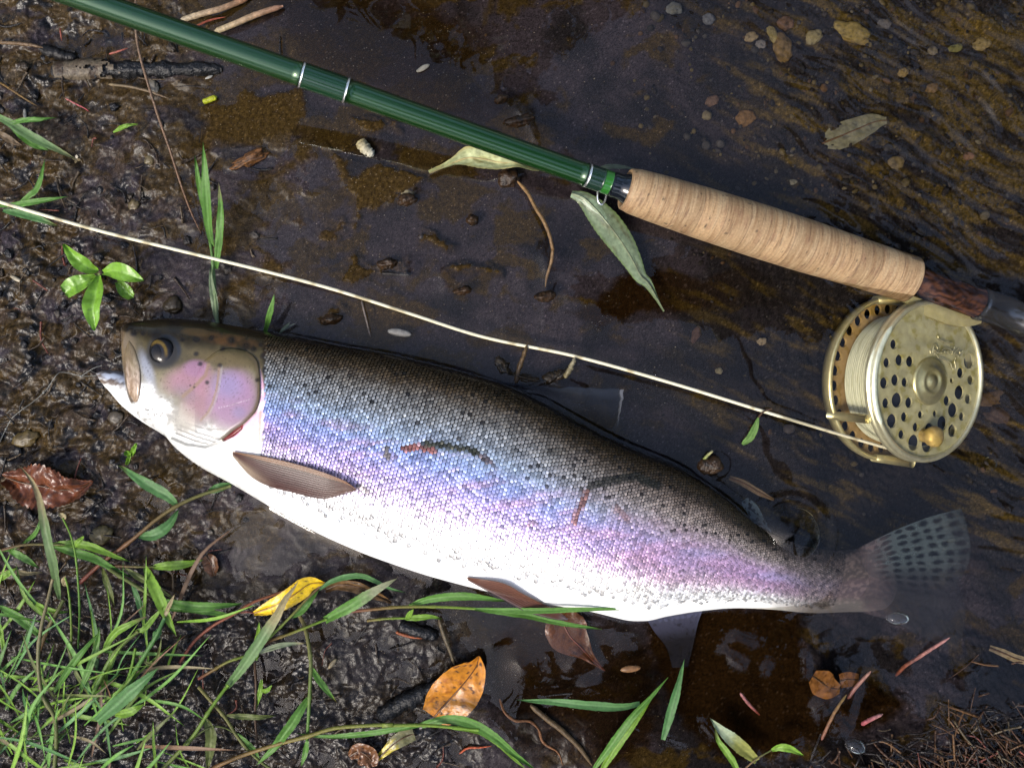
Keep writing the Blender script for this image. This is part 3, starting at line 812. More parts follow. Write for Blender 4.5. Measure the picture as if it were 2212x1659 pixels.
def build_trout():
    root = empty('trout', P(1000, 1020, -0.02), 'large silver trout with pink flank and white belly lying half in the water', 'fish')
    ns, na, nb = 640, 230, 40
    q = np.linspace(0, 1, ns) ** 1.25
    xi = XI0 + 0.4 + (XI1 - XI0 - 0.6) * q
    tu = -np.cos(np.linspace(0, np.pi, na)); tu = 0.6 * tu + 0.4 * np.linspace(-1, 1, na)
    td = np.linspace(1, -1, nb + 2)[1:-1]
    XU, TU = np.meshgrid(xi, tu, indexing='ij'); XD, TD = np.meshgrid(xi, td, indexing='ij')
    VU = fish_pt(XU, TU); VD = fish_pt(XD, TD, under=True)
    pxu, pyu = UNP(VU[..., 0], VU[..., 1], VU[..., 2]); pxd, pyd = UNP(VD[..., 0], VD[..., 1], VD[..., 2])
    # dents: gill slit, shoulder behind the plate
    dslit = sdpoly(pxu, pyu, SLIT)
    VU[..., 2] -= 0.0018 * sstep(2, -5, dslit)
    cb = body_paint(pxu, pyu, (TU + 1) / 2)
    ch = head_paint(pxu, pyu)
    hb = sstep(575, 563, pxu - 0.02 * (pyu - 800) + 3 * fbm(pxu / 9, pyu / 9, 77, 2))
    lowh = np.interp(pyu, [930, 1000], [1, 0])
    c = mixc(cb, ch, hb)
    sh = sdpoly(pxu, pyu, ZH((1592, 700), (1625, 820), (1655, 1000), (1650, 1200), (1600, 1430), (1540, 1520), (1290, 1500), (1225, 1440), (1420, 1270), (1560, 1120), (1600, 960)))
    c = mixc(c, mixc([.74, .42, .56], [.82, .70, .74], sstep(-.2, .3, fbm(pxu / 30, pyu / 30, 88, 3))), sstep(4, -5, sh) * 0.9)
    c = mixc(c, [.50, .24, .14], sstep(5, 1.5, distline(pxu, pyu, ZH((1600, 1120), (1590, 1300), (1585, 1500)))) * .7)
    c = mixc(c, [.84, .82, .80], blob(pxu, pyu, 538, 968, 20, 8, -5) * .9)
    c = mixc(c, [.13, .010, .012], sstep(1.5, -1.5, dslit))
    cd = np.broadcast_to(np.array([.8, .8, .77]), pxd.shape + (3,)) * np.where(TD[..., None] < -.2, .05, 1)
    cd = mixc(cd, [.2, .17, .16], sstep(1640, 1760, pxd))
    V = np.concatenate([VU, VD], 1); C = np.concatenate([c, cd], 1)
    m = na + nb
    F = [tuple(f) for f in gridfaces(ns, m, True)]
    F.append(tuple(range(m))); F.append(tuple(reversed(range((ns - 1) * m, ns * m))))
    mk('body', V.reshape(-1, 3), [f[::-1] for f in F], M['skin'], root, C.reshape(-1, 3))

    # ---- scales: every scale a little tilted dished disc, one joined part
    sv, sf, sc = [], [], []; cnt = 0
    th = np.linspace(0, 2 * np.pi, 8, endpoint=False)
    NROW = 66
    x, xend = float(XE(562, 800)[0]), float(XE(1800, 1250)[0])
    XI, TT, SP = [], [], []; ix = 0
    while x < xend:
        a = 0.5 * float(eta_b(x) - eta_t(x)); pxc, _ = DX(x, 0.5 * float(eta_b(x) + eta_t(x)))
        bt = float(th_of(pxc)) / KPX
        tt = np.linspace(-1, 1, 400); arc = np.r_[0, np.cumsum(np.hypot(np.diff(tt * a), np.diff(bt * np.clip(1 - np.abs(tt) ** PEXP, 0, 1) ** (1 / PEXP))))]
        nrow = NROW if arc[-1] / NROW > 4.2 else NROW // 2 + 12
        rsp = arc[-1] / nrow
        rr = (np.arange(nrow) + (0.5 if ix % 2 else 0.0)) / nrow
        XI.append(np.full(nrow, x)); TT.append(np.interp(rr * arc[-1], arc, tt)); SP.append(np.full(nrow, rsp))
        x += rsp * .90; ix += 1
    SP = np.concatenate(SP)
    XI = np.concatenate(XI); TT = np.concatenate(TT)
    XI = XI + rng.normal(0, .35, len(XI)); TT = np.clip(TT + rng.normal(0, .0012, len(TT)), -.999, .97)
    p0 = fish_pt(XI, TT); e = 1.5
    pa = fish_pt(XI + e, TT); ta = pa - p0; ta /= np.linalg.norm(ta, axis=1)[:, None]
    pb = fish_pt(XI, np.clip(TT + .01, -1, 1)); tb = pb - p0; tb /= np.linalg.norm(tb, axis=1)[:, None] + 1e-12
    nrm = np.cross(tb, ta); nrm /= np.linalg.norm(nrm, axis=1)[:, None] + 1e-12
    nrm *= np.where(nrm[:, 2:] < 0, -1, 1)
    px, py = UNP(p0[:, 0], p0[:, 1], p0[:, 2])
    v = (TT + 1) / 2
    keep = (sdpoly(px, py, ZH((1300, 400), (1600, 400), (1650, 700), (1640, 1000), (1640, 1300), (1590, 1560), (1200, 1600))) > 0)
    keep &= px + 0.03 * (py - 900) > 568
    keep &= (v < .80 + .08 * rng.random(len(v))) & (v > .02)
    idx = np.nonzero(keep)[0]
    rnd = rng.random(len(px))
    colr = body_paint(px, py, v, True, rnd)
    skin = body_paint(px, py, v)
    for i in idx:
        tl = 0.20 + 0.16 * rng.random(); s_ = SP[i] * KPX * (.50 + .16 * sstep(.2, .5, v[i])) * (0.92 + .16 * rng.random())
        up = 0.00034
        ctr = p0[i] + nrm[i] * up
        ax = ta[i] * math.cos(tl) + nrm[i] * math.sin(tl)      # tail edge lifted
        ax2 = tb[i] + nrm[i] * rng.normal(0, .06)
        rg = ctr + s_ * (np.cos(th)[:, None] * ax * .95 + np.sin(th)[:, None] * ax2)
        sv.append(np.concatenate([[ctr + nrm[i] * .00028], rg]))
        sf += [(cnt, cnt + 1 + j, cnt + 1 + (j + 1) % 8) for j in range(8)]
        cc = colr[i]
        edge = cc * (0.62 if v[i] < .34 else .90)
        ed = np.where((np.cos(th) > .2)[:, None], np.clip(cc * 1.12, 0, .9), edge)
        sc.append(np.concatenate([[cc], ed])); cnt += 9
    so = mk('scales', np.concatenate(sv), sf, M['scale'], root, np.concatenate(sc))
    so['kind'] = 'stuff'

    # ---- gill plate
    gc = (470, 850)
    def zg(x, y, k):
        V = onfish(x, y)
        rear = sstep(395, 470, x)
        V[:, 2] += -0.0006 + 0.0022 * rear * sstep(0, .25, 1.15 - k)
        return V
    V, F, D, K = star_patch(gc, GILL, zg, 34, rim=0.0016, npt=150)
    mk('gill_cover', V, F, M['skin'], root, head_paint(D[:, 0], D[:, 1]))

    # ---- eye
    (ex, ey), = ZH((604, 515))
    def dome(r, hgt, base):
        def f(x, y, k):
            V = onfish(x, y)
            c0 = onfish(np.array([ex]), np.array([ey]))[0]
            V[:, 2] = c0[2] + base + hgt * np.sqrt(np.clip(1 - k ** 2, 0, 1))
            return V
        return f
    circ = lambda cx, cy, rx, ry, n=40, an=0: [(cx + rx * math.cos(t) * math.cos(an) - ry * math.sin(t) * math.sin(an), cy + rx * math.cos(t) * math.sin(an) + ry * math.sin(t) * math.cos(an)) for t in np.linspace(0, 2 * np.pi, n, endpoint=False)]
    V, F, D, K = star_patch((ex + 4, ey + 2), circ(ex + 4, ey + 2, 29, 31), dome(29, .0036, -.0012), 12, rim=.002, npt=60)
    d = np.hypot(D[:, 0] - ex, D[:, 1] - ey)
    ec = mixc([.004, .004, .005], [.014, .015, .019], blob(D[:, 0], D[:, 1], ex + 10, ey, 12, 22, 0, .5) * .8)
    ec = mixc(ec, [.13, .085, .02], sstep(4.5, 1.5, np.abs(np.hypot((D[:, 0] - (ex - 3)) / 1.0, (D[:, 1] - (ey + 1)) / 1.25) - 17)) * sstep(8, -14, D[:, 1] - ey - .8 * (D[:, 0] - ex)) * .8)
    eye = mk('eye', V, F, M['eye'], root, ec)
    V, F, D, K = star_patch((ex - 6, ey + 3), circ(ex - 6, ey + 3, 10.5, 16), lambda x, y, k: dome(29, .0036, -.0012)(x, y, np.hypot(x - ex - 4, y - ey - 2) / 31.0) + np.array([0, 0, .00025]), 5, npt=32)
    mk('pupil', V, F, M['eye'], eye, np.broadcast_to(np.array([.004, .004, .005]), (len(V), 3)))

    # ---- jaws
    mx = ZH((290, 400), (252, 500), (250, 640), (262, 790), (284, 920), (318, 990), (352, 1024), (378, 1000), (396, 920), (406, 800), (400, 680), (375, 570), (340, 470))
    def zm(x, y, k):
        V = onfish(np.maximum(x, 277 + .1 * (y - 800)), y)
        V2 = PV(x, y, V[:, 2] + .0013 * np.sqrt(np.clip(1 - k ** 2, 0, 1)) - .0001 + .0005 * sstep(770, 830, y))
        return V2
    (mcx, mcy), = ZH((335, 760))
    V, F, D, K = star_patch((mcx, mcy), mx, zm, 10, rim=.0006, npt=70)
    mn = fbm(D[:, 0] / 7., D[:, 1] / 12., 301, 4)
    mc = mixc([.19, .13, .085], [.34, .265, .20], sstep(-.2, .3, mn)); mc = mixc(mc, [.13, .075, .04], sstep(.22, .4, fbm(D[:, 0] / 5, D[:, 1] / 5, 303, 3)) * .8); mc = mixc(mc, [.20, .14, .07], sstep(6, -3, K * 0 + D[:, 1] - 770) * .6)
    mc = mixc(head_paint(np.maximum(D[:, 0], 279), D[:, 1]), mc, sstep(755, 835, D[:, 1] + 16 * mn))
    mk('upper_jaw', V, F, M['skin'], root, mc)
    jb = MB()
    jt = [(211, 806), (222, 800), (240, 801), (258, 802), (275, 806), (300, 822), (340, 852), (380, 880)]
    jbm = [(211, 806), (217, 822), (240, 848), (270, 881), (312, 913), (361, 943), (384, 968), (430, 1000)]
    jx, je = XE(*np.array(jt, float).T); kx, ke = XE(*np.array(jbm, float).T)
    n, m_ = 46, 34
    xi = np.linspace(jx[0] + .3, min(jx[-1], kx[-1]), n)
    a0, b0 = pchip(jx, je, xi), pchip(kx, ke, xi)
    ph = np.linspace(0, 2 * np.pi, m_, endpoint=False)
    E = (0.5 * (a0 + b0))[:, None] - (0.5 * (b0 - a0))[:, None] * np.cos(ph)
    qx, qy = DX(xi[:, None], E)
    zz = 0.014 + np.interp(xi, [jx[0], jx[0] + 60, xi[-1]], [.003, .0085, .012])[:, None] * np.sin(ph)
    V = PV(qx, qy, 0.014); V[..., 2] = zz
    x_, y_ = UNP(V[..., 0], V[..., 1], V[..., 2])
    jc = np.broadcast_to(np.array([.66, .66, .63]), x_.shape + (3,))
    up_ = (a0[:, None] + 0 * E); rel = (E - up_)
    jn = fbm(x_ / 8., y_ / 6., 305, 3)
    jc = mixc(jc, [.33, .37, .46], sstep(24, 17, rel + 5 * jn) * .9)
    jc = mixc(jc, [.045, .026, .014], sstep(.05, .30, fbm(x_ / 15., y_ / 8., 307, 3)) * sstep(30, 22, rel) * .9)
    jc = mixc(jc, [.07, .04, .022], sstep(7, 3, np.abs(rel - 25) + 5 * jn) * sstep(278, 250, x_) * .9)
    jc = mixc(jc, [.05, .04, .035], sstep(5, 2, np.abs(rel - 2)) * .8)
    jc = mixc(jc, [.10, .075, .05], sstep(232, 214, x_ + 8 * jn) * .6)
    mk('lower_jaw', V.reshape(-1, 3), [tuple(f)[::-1] for f in gridfaces(n, m_, True)] + [tuple(reversed(range(m_)))], M['skin'], root, jc.reshape(-1, 3))

    # ---- fins
    A = ZF((-5, 1225), (300, 1275), (700, 1375), (1000, 1485), (1112, 1560)); B = ZF((-5, 1265), (150, 1440), (300, 1530), (550, 1600), (800, 1655), (900, 1640), (1112, 1575))
    def zp(x, y, t, s):
        V = onfish(x, y)
        return PV(x, y, V[:, 2] + .0008 + .003 * sstep(.1, 1, t) + .0014 * (1 - s))
    V, F, D, t, s = fin_grid(A, B, zp, 70, 60, .00003, 13)
    c = mixc([.40, .19, .09], [.15, .065, .055], sstep(.10, .24, s))
    c = mixc(c, [.045, .03, .02], sstep(.035, .008, np.abs(s - .19 - .02 * t)) * .8)
    c = mixc(c, [.80, .62, .44], sstep(.45, .9, s) * sstep(.42, .12, t) * .75)
    c = mixc(c, [.15, .085, .085], blob(t, s, .45, .5, .25, .3, 0, .6) * .6)
    c = mixc(c, [.50, .32, .22], sstep(.72, 1, t) * .5 * s)
    c = c * (1 + .05 * np.cos(s * 15 * 6.2832 + 2 * t) * sstep(.2, .5, t))[:, None] * (1 + .35 * fbm(t * 4, s * 9, 331, 3))[:, None]
    V = V + np.stack([0 * t, .0012 * noise(s * 16, t * 0, 335) * sstep(.8, 1, t) * sstep(.3, .6, s), 0 * t], 1)
    mk('pectoral_fin', V, F, M['fin'], root, c)
    A = ZC((825, 478), (1050, 515), (1200, 595), (1400, 695), (1452, 735)); B = ZC((835, 500), (1000, 590), (1190, 690), (1380, 742), (1452, 742))
    def zv(x, y, t, s):
        z = onfish(x, y)[:, 2]
        return PV(x, y, np.maximum(z, .021 - .010 * t) + .0012 + .003 * sstep(0, .4, t) + .001 * (1 - s))
    V, F, D, t, s = fin_grid(A, B, zv, 50, 24, .0003, 8)
    c = mixc([.30, .13, .085], [.17, .075, .06], s); c = mixc(c, [.45, .45, .50], sstep(.88, 1, t) * .7); c = mixc(c, [.5, .4, .4], sstep(.75, 1, s) * .5)
    mk('pelvic_fin', V, F, M['fin'], root, c * (1 + .2 * np.cos(s * 8 * 6.28))[:, None])
    A = [(1060, 822), (1110, 828), (1200, 836), (1300, 838), (1348, 842)]; B = [(1085, 832), (1180, 876), (1260, 918), (1320, 946), (1336, 916)]
    def zd(x, y, t, s): return PV(x, y, .0015 + .0042 * t * (1 - s) - .004 * s + .0012 * np.sin(s * 7 + 3 * t))
    V, F, D, t, s = fin_grid(A, B, zd, 60, 50, .0004, 14)
    c = mixc([.014, .019, .030], [.010, .009, .007], sstep(.4, .75, s)); sp = sstep(.25, .45, fbm(D[:, 0] / 9, D[:, 1] / 7, 311, 2)); c = mixc(c, [.008, .008, .008], sp * .8); c = mixc(c, [.085, .09, .10], sstep(.96, .985, t) * .8)
    V = V + np.stack([.0010 * noise(s * 6, 0 * s, 341) * sstep(.7, 1, t), .0008 * noise(t * 9, 0 * t, 343) * (1 - s), 0 * t], 1)
    c = np.c_[c, .30 + .45 * sstep(.30, .05, s) + .5 * sstep(.97, .985, t)]
    mk('dorsal_fin', V, F, M['tailfin'], root, c)
    A = [(1628, 1128), (1612, 1105), (1602, 1086), (1612, 1076)]; B = [(1668, 1150), (1650, 1118), (1636, 1092), (1618, 1076)]
    V, F, D, t, s = fin_grid(A, B, lambda x, y, t, s: PV(x, y, -.004 - .002 * t), 20, 12, .0001, 3)
    c = mixc([.045, .06, .07], [.006, .007, .009], sstep(.1, .3, noise(D[:, 0] / 8, D[:, 1] / 8, 317)))
    mk('adipose_fin', V, F, M['tailfin'], root, c)
    A = [(1395, 1334), (1412, 1362), (1440, 1400), (1452, 1442)]; B = [(1520, 1312), (1508, 1345), (1498, 1390), (1486, 1440)]
    V, F, D, t, s = fin_grid(A, B, lambda x, y, t, s: PV(x, y, .0006 - .011 * sstep(.05, .8, t)), 36, 30, .00012, 9)
    c = mixc([.13, .135, .22], [.04, .038, .048], sstep(.2, .55, t)); c = mixc(c, [.03, .025, .02], sstep(.15, .4, fbm(D[:, 0] / 12, D[:, 1] / 12, 321, 3)) * .6)
    mk('anal_fin', V, F, M['fin'], root, c)
    A = [(1846, 1188), (1895, 1163), (1950, 1138), (2010, 1116), (2076, 1098)]; B = [(1846, 1319), (1915, 1338), (1990, 1374), (2040, 1398), (2066, 1406)]
    n, m_ = 60, 90
    a, b = spline(A, n), spline(B, n); s = np.linspace(0, 1, m_)
    tt = np.linspace(0, 1, n)
    D = a[:, None] * (1 - s[None, :, None]) + b[:, None] * s[None, :, None]
    D[..., 0] += (30 * np.sin(s * np.pi) ** .8)[None] * tt[:, None] ** 1.5 - 26 * (np.exp(-((s - .55) / .16) ** 2))[None] * tt[:, None] ** 3
    x, y = D[..., 0], D[..., 1]
    V = PV(x, y, -.0062 - .0125 * sstep(.18, .8, tt)[:, None] + .0006 * np.sin(s * 40)[None] * tt[:, None])
    c = mixc([.062, .080, .086], [.030, .030, .036], sstep(.30, .58, s)[None] + 0 * x)
    ang = s[None] * 15 + .22 * noise(x / 40., y / 36., 345); rad_ = tt[:, None] * 8.5 + .5 * np.floor(ang) % 1 + .25 * noise(x / 46., y / 30., 346) + .37 * np.floor(ang)
    q = np.hypot(ang - np.floor(ang) - .5, (rad_ - np.floor(rad_) - .5) * .9)
    c = mixc(c, [.006, .007, .010], sstep(.40, .22, q + .06 * noise(x / 9., y / 9., 347)) * sstep(.80, .45, s)[None] * .95)
    c = mixc(c, [.02, .02, .026], sstep(.7, 1.0, tt)[:, None] * .5)
    c = c * (1 + .25 * np.cos(s * 34 * 6.28) * sstep(.3, 1, tt)[:, None])[..., None]
    # the root of the fin still carries the mottled skin of the stalk
    root_ = sstep(.42, .12, tt + 0 * tt)[:, None] * np.ones(m_) * sstep(-.5, .2, fbm(x / 10., y / 10., 337, 3) + .5 - 1.2 * tt[:, None])
    c = mixc(c, body_paint(x.ravel(), y.ravel(), np.full(x.size, .5)).reshape(x.shape + (3,)), root_ * .9)
    al = sstep(.0, .16, tt)[:, None] * np.interp(s, [0, .35, .6, 1], [.95, .9, .75, .6])[None] * np.interp(tt, [0, .5, .8, 1], [1, 1, .82, .5])[:, None]  # fades to the tips and lower lobe, standing in for murky water
    mk('tail_fin', V.reshape(-1, 3), gridfaces(n, m_), M['tailfin'], root, np.c_[c.reshape(-1, 3), al.ravel()])
    return root
# ---------------------------------------------------------------- rod and reel
def rod_pt(x):
    """axis of the rod as world point for grid x"""
    y = np.interp(x, [-200, 317, 652, 747, 1266, 1358, 1660, 1970, 2212, 2400], [-136, 45.5, 162, 195, 378, 410.5, 507, 605, 690, 757])
    z = np.interp(x, [-200, 1358, 1970, 2212, 2400], [.128, .0215, -.0105, -.026, -.038])
    return P(float(x), float(y), float(z))

def build_rod():
    root = empty('fly_rod', rod_pt(1358), 'glossy green fly rod with cork handle and gold reel slanting into the water', 'fishing rod')
    def seg(x0, x1, r0, r1, n=24):
        xs = np.linspace(x0, x1, n)
        return np.array([rod_pt(x) for x in xs]), np.linspace(r0, r1, n)
    def R(x): return float(np.interp(x, [-200, 650, 1280], [.0057, .0063, .0065]))
    green = lambda t: (.006, .062, .006)
    p, r = seg(-160, 652, R(-160), R(652), 40)
    mb = MB().add(tube(p, r, 40, col=green)); p, r = seg(747, 1266, R(747), R(1266), 30); mb.add(tube(p, r, 40, col=green))
    mb.build('rod_blank', M['lacq'], root)
    p, r = seg(648, 751, .0067, .0067, 20); MB().add(tube(p, r, 40, col=(.005, .026, .010))).build('thread_wrap', M['wrap'], root)
    p, r = seg(1263, 1300, .0068, .0069, 12); MB().add(tube(p, r, 40, col=(.008, .022, .014))).build('thread_wrap', M['wrap'], root)
    p, r = seg(1300, 1317, .00685, .0069, 8); MB().add(tube(p, r, 40, col=(.018, .10, .014))).build('thread_wrap', M['wrap'], root)
    for x in (652, 747, 1268):
        p, r = seg(x - 2.3, x + 2.3, .00695, .00695, 3); MB().add(tube(p, r, 40, col=(.8, .8, .78))).build('silver_ring', M['silver'], root)
    ax = rod_pt(1970) - rod_pt(1358); ax /= np.linalg.norm(ax)
    c0 = rod_pt(1317)
    MB().add(lathe(c0, ax, [(0, .0068), (.002, .0072), (.005, .0071), (.0075, .0074), (.010, .0088), (.0128, .0098), (.0145, .0092), (.0147, .0)], 44), (.004, .006, .009)).build('winding_check', M['wrap'], root)
    # hook keeper: bent silver wire standing off the lower side
    k0 = ZK((325, 625), (348, 650), (348, 720), (362, 770), (390, 792), (420, 770), (440, 720), (448, 650), (430, 630))
    pk = np.array([P(x, y, .0185 + .0010 * math.sin(i * .7)) for i, (x, y) in enumerate(k0)])
    MB().add(tube(spline(pk, 40), .00062, 8, col=(.8, .8, .8))).build('hook_keeper', M['silver'], root)
    # cork: one ring after another
    H0, H1 = 1352.0, 1968.0
    Lh = np.linalg.norm(rod_pt(H1) - rod_pt(H0)); hc = rod_pt(H0)
    prof = lambda t: np.interp(t, [0, .03, .10, .25, .45, .62, .80, .93, 1.0], [.0119, .0131, .0139, .0150, .0157, .0156, .0147, .0144, .0142])
    nr = 13; seg_n = 72
    for i in range(nr):
        a, b = i / nr, (i + 1) / nr
        n = 44
        tt = np.linspace(a, b, n)
        rr = prof(tt).copy(); rr[0] -= .00013; rr[-1] -= .00013
        pr = list(zip(tt * Lh, rr))
        if i == 0: pr = [(.0035, .0), (.0035, .0088), (.0012, .0100), (-.0006, .0110)] + pr
        if i == nr - 1: pr = pr[:-3] + [(Lh - .0035, .0139), (Lh - .001, .0128), (Lh, .0110), (Lh, .0)]
        V, F = lathe(hc, ax, pr, seg_n, capends=False)
        al = (V - hc) @ ax
        u0 = np.cross(ax, (0, 0, 1)); u0 /= np.linalg.norm(u0); v0 = np.cross(ax, u0)
        th = np.arctan2((V - hc) @ v0, (V - hc) @ u0)
        base = np.array([.66, .435, .225]) * (1 + .17 * math.sin(i * 2.3 + .6))
        st = fbm(al * 620 + .5 * np.cos(th + i), np.cos(th) * .45 + i * 3 + np.sin(th) * .35, 400 + i, 4)
        c = mixc(base, [.76, .54, .30], sstep(0, .4, st)); c = mixc(c, [.42, .24, .115], sstep(-.05, -.34, st) * .7)
        c = mixc(c, [.46, .25, .14], sstep(.1, .5, fbm(al * 220 + i, th * 1.5, 420, 3)) * .55)
        pit = sstep(.40, .50, fbm(al * 260 + 3.3 * i, th * 4.0 + i * 5, 430, 4)); c = mixc(c, [.09, .055, .035], pit * .85)
        lnt = sstep(.26, .40, fbm(al * 1000 + .6 * np.cos(th), np.cos(th) * 1.1 + i * 7, 433, 2)); c = mixc(c, [.22, .12, .065], lnt * .5); c = mixc(c, [.24, .14, .08], sstep(.00035, .0001, np.minimum(np.abs(al - a * Lh), np.abs(al - b * Lh))) * .6)
        mk('cork_ring', V, [f[::-1] for f in F], M['cork'], root, c)
    # seat: dark figured wood, then nickel hood
    s0 = rod_pt(1966)
    dseat = rod_pt(2112) - s0; ls = np.linalg.norm(dseat); dseat /= ls
    V, F = lathe(s0, dseat, [(-.004, .0088), (ls * .5, .0092), (ls, .0094)], 40)
    al = (V - s0) @ dseat
    V2, F2 = [], []
    n, sg = 40, 40
    V, F = lathe(s0, dseat, [(x, .0088 + .0006 * x / ls) for x in np.linspace(-.004, ls, n)], sg)
    al = (V - s0) @ dseat; u0 = np.cross(dseat, (0, 0, 1)); v0 = np.cross(dseat, u0); th = np.arctan2((V - s0) @ v0, (V - s0) @ u0)
    st = fbm(al * 60, th * 4 + 1.2 * fbm(al * 120, th, 441, 2), 440, 4)
    mk('reel_seat', V, [f[::-1] for f in F], M['wood'], root, mixc([.014, .007, .006], [.085, .036, .020], sstep(-.1, .3, st)))
    h1 = rod_pt(2400) - rod_pt(2112)
    V, F = lathe(rod_pt(2112), h1, [(-.0005, .0098), (.001, .0104), (.004, .0104), (.005, .0097), (.030, .0097), (.031, .0108), (.046, .0108), (.047, .009), (.052, 0)], 40)
    MB().add((V, [f[::-1] for f in F]), (.14, .14, .145)).build('seat_hood', M['silver_dull'], root)

    # ---- reel: frame plate, spool with line, drilled face
    wv = np.array([.46, -.05, .885]); wv /= np.linalg.norm(wv)
    ex = np.array([1.0, 0, 0]); ex -= wv * (ex @ wv); ex /= np.linalg.norm(ex); ey = np.cross(wv, ex)
    fc = P(2010, 824, -.019)                     # centre of the drilled face
    R0, DEP = .0512, .0345
    bc = fc - wv * DEP
    gold = np.array([.66, .58, .29]); goldd = np.array([.33, .27, .13])
    def ring_plate(c, r0, r1, thick, holes, seg=160, col=gold, mat='goldm', name='p', parent=None, rings=None):
        """flat annulus with real round holes: a fine polar grid with the hole cells left out, closed top, bottom and rims"""
        nr_ = rings or max(6, int((r1 - r0) / .0007))
        rr = np.linspace(r0, r1, nr_ + 1); th = np.linspace(0, 2 * np.pi, seg, endpoint=False)
        X = rr[:, None] * np.cos(th); Y = rr[:, None] * np.sin(th)
        # pull grid points near a hole rim onto it
        for hx, hy, hr in holes:
            d = np.hypot(X - hx, Y - hy); k = np.abs(d - hr) < .0006
            X = np.where(k, hx + (X - hx) * hr / np.maximum(d, 1e-9), X); Y = np.where(k, hy + (Y - hy) * hr / np.maximum(d, 1e-9), Y)
        cellx = .25 * (X[:-1] + X[1:] + np.roll(X, -1, 1)[:-1] + np.roll(X, -1, 1)[1:]); celly = .25 * (Y[:-1] + Y[1:] + np.roll(Y, -1, 1)[:-1] + np.roll(Y, -1, 1)[1:])
        keep = np.ones(cellx.shape, bool)
        for hx, hy, hr in holes: keep &= np.hypot(cellx - hx, celly - hy) > hr
        nv = X.size
        top = c + X.ravel()[:, None] * ex + Y.ravel()[:, None] * ey
        V = np.concatenate([top, top - wv * thick])
        F = []
        I = np.arange(nr_)[:, None] * seg; J = np.arange(seg)[None]; J2 = (J + 1) % seg
        a, b, c_, d_ = I + J, I + J2, I + seg + J2, I + seg + J
        for q in np.stack([a, d_, c_, b], -1)[keep]: F.append(tuple(q)); F.append(tuple(int(x) + nv for x in q[::-1]))
        kp = np.pad(keep, ((1, 1), (0, 0)))
        for i in range(nr_ + 1):                 # walls along rings
            for j in np.nonzero(kp[i] != kp[i + 1])[0]:
                p, q = i * seg + j, i * seg + (j + 1) % seg
                F.append((p, q, q + nv, p + nv) if kp[i + 1][j] else (q, p, p + nv, q + nv))
        kl = np.roll(keep, 1, 1)
        for i, j in zip(*np.nonzero(keep != kl)):  # walls along spokes
            p, q = i * seg + j, (i + 1) * seg + j
            F.append((q, p, p + nv, q + nv) if keep[i, j] else (p, q, q + nv, p + nv))
        n_ = fbm(V[:, 0] * 160, V[:, 1] * 160, 460, 4)
        C = mixc(col, np.array(col) * np.array([.75, .72, .45]), sstep(.0, .35, n_))
        return mk(name, V, F, M[mat], parent, C, smooth=False)
    hb = [(.0455 * math.cos(a), .0455 * math.sin(a), .0033) for a in np.linspace(0, 2 * np.pi, 30, endpoint=False) + .07]
    frame_ = ring_plate(bc, .012, .0505, .0016, hb, col=np.array([.50, .33, .12]), name='fly_reel', parent=root, seg=420)
    V, F = lathe(bc, wv, [(-.004, .0490), (-.004, .0522), (.0005, .0535), (.0032, .0535), (.0040, .0520), (.0032, .0506), (-.0005, .0503)], 120, u=ex, capends=False)
    mk('frame_rim', V, F, M['gold'], frame_, np.broadcast_to(gold * 1.1, (len(V), 3)))
    V, F = lathe(bc, wv, [(-.0045, .0), (-.0045, .022), (-.001, .024), (.002, .014)], 60, u=ex)
    mk('drag_housing', V, F, M['goldm'], frame_, np.broadcast_to(goldd, (len(V), 3)))
    # line wound on the spool, coil beside coil
    n = 150; pr = []
    for i in range(n + 1):
        t = i / n
        pr.append((.0035 + t * (DEP - .0085), .0405 + .0016 * math.sin(t * 3.1) + .00045 * abs(math.sin(t * math.pi * 16)) + .0004 * noise(np.array([t * 7.]), np.array([1.]), 471)[0]))
    V, F = lathe(bc, wv, [(.0035, .012)] + pr + [(DEP - .005, .012)], 96, u=ex, capends=False)
    th = np.arctan2((V - bc) @ ey, (V - bc) @ ex); al = (V - bc) @ wv
    cc = mixc([.60, .60, .42], [.44, .44, .28], sstep(0, .4, fbm(al * 500, th * 2.2, 473, 3))); cc = mixc(cc, [.02, .022, .03], sstep(DEP - .0056, DEP - .0051, al))  # shade painted on the spool end so the drilled holes look dark
    mk('wound_line', V, F, M['line'], frame_, cc)
    V, F = lathe(fc, wv, [(-.0068, .0405), (-.0068, .0500), (-.0058, .0512), (-.0036, .0503), (-.0034, .0498), (-.0010, .0508), (.0006, .0498), (.0008, .0478), (-.0006, .0470), (-.0050, .0465)], 140, u=ex, capends=False)
    mk('spool_rim', V, F, M['gold'], frame_, np.broadcast_to(np.array([.82, .78, .52]), (len(V), 3)))
    hl = [(.0395 * math.cos(a), .0395 * math.sin(a), .0037) for a in np.radians(np.arange(0, 360, 18.0))]
    hl += [(.0300 * math.cos(a), .0300 * math.sin(a), .0034) for a in np.radians(np.arange(9, 360, 24.0))]
    hl += [(.0215 * math.cos(a), .0215 * math.sin(a), .0025) for a in np.radians(np.arange(0, 360, 36.0))]
    keepout = lambda h: not (30 < math.degrees(math.atan2(h[1], h[0])) % 360 < 140)
    hl = [h for h in hl if keepout(h)]
    rh = np.random.default_rng(12); hl = [(h[0], h[1], h[2] * rh.uniform(.68, 1.42)) for h in hl]
    face = ring_plate(fc - wv * .0012, .006, .0475, .0014, hl, seg=240, col=np.array([.52, .48, .26]), name='spool_face', parent=frame_)
    V, F = lathe(fc, wv, [(-.001, .0150), (.0004, .0146), (.0008, .0135), (.0008, .0095), (.0018, .0090), (.0020, .0068), (.0012, .0062), (.0012, .0040), (.0022, .0036), (.0023, .0)], 60, u=ex, capends=False)
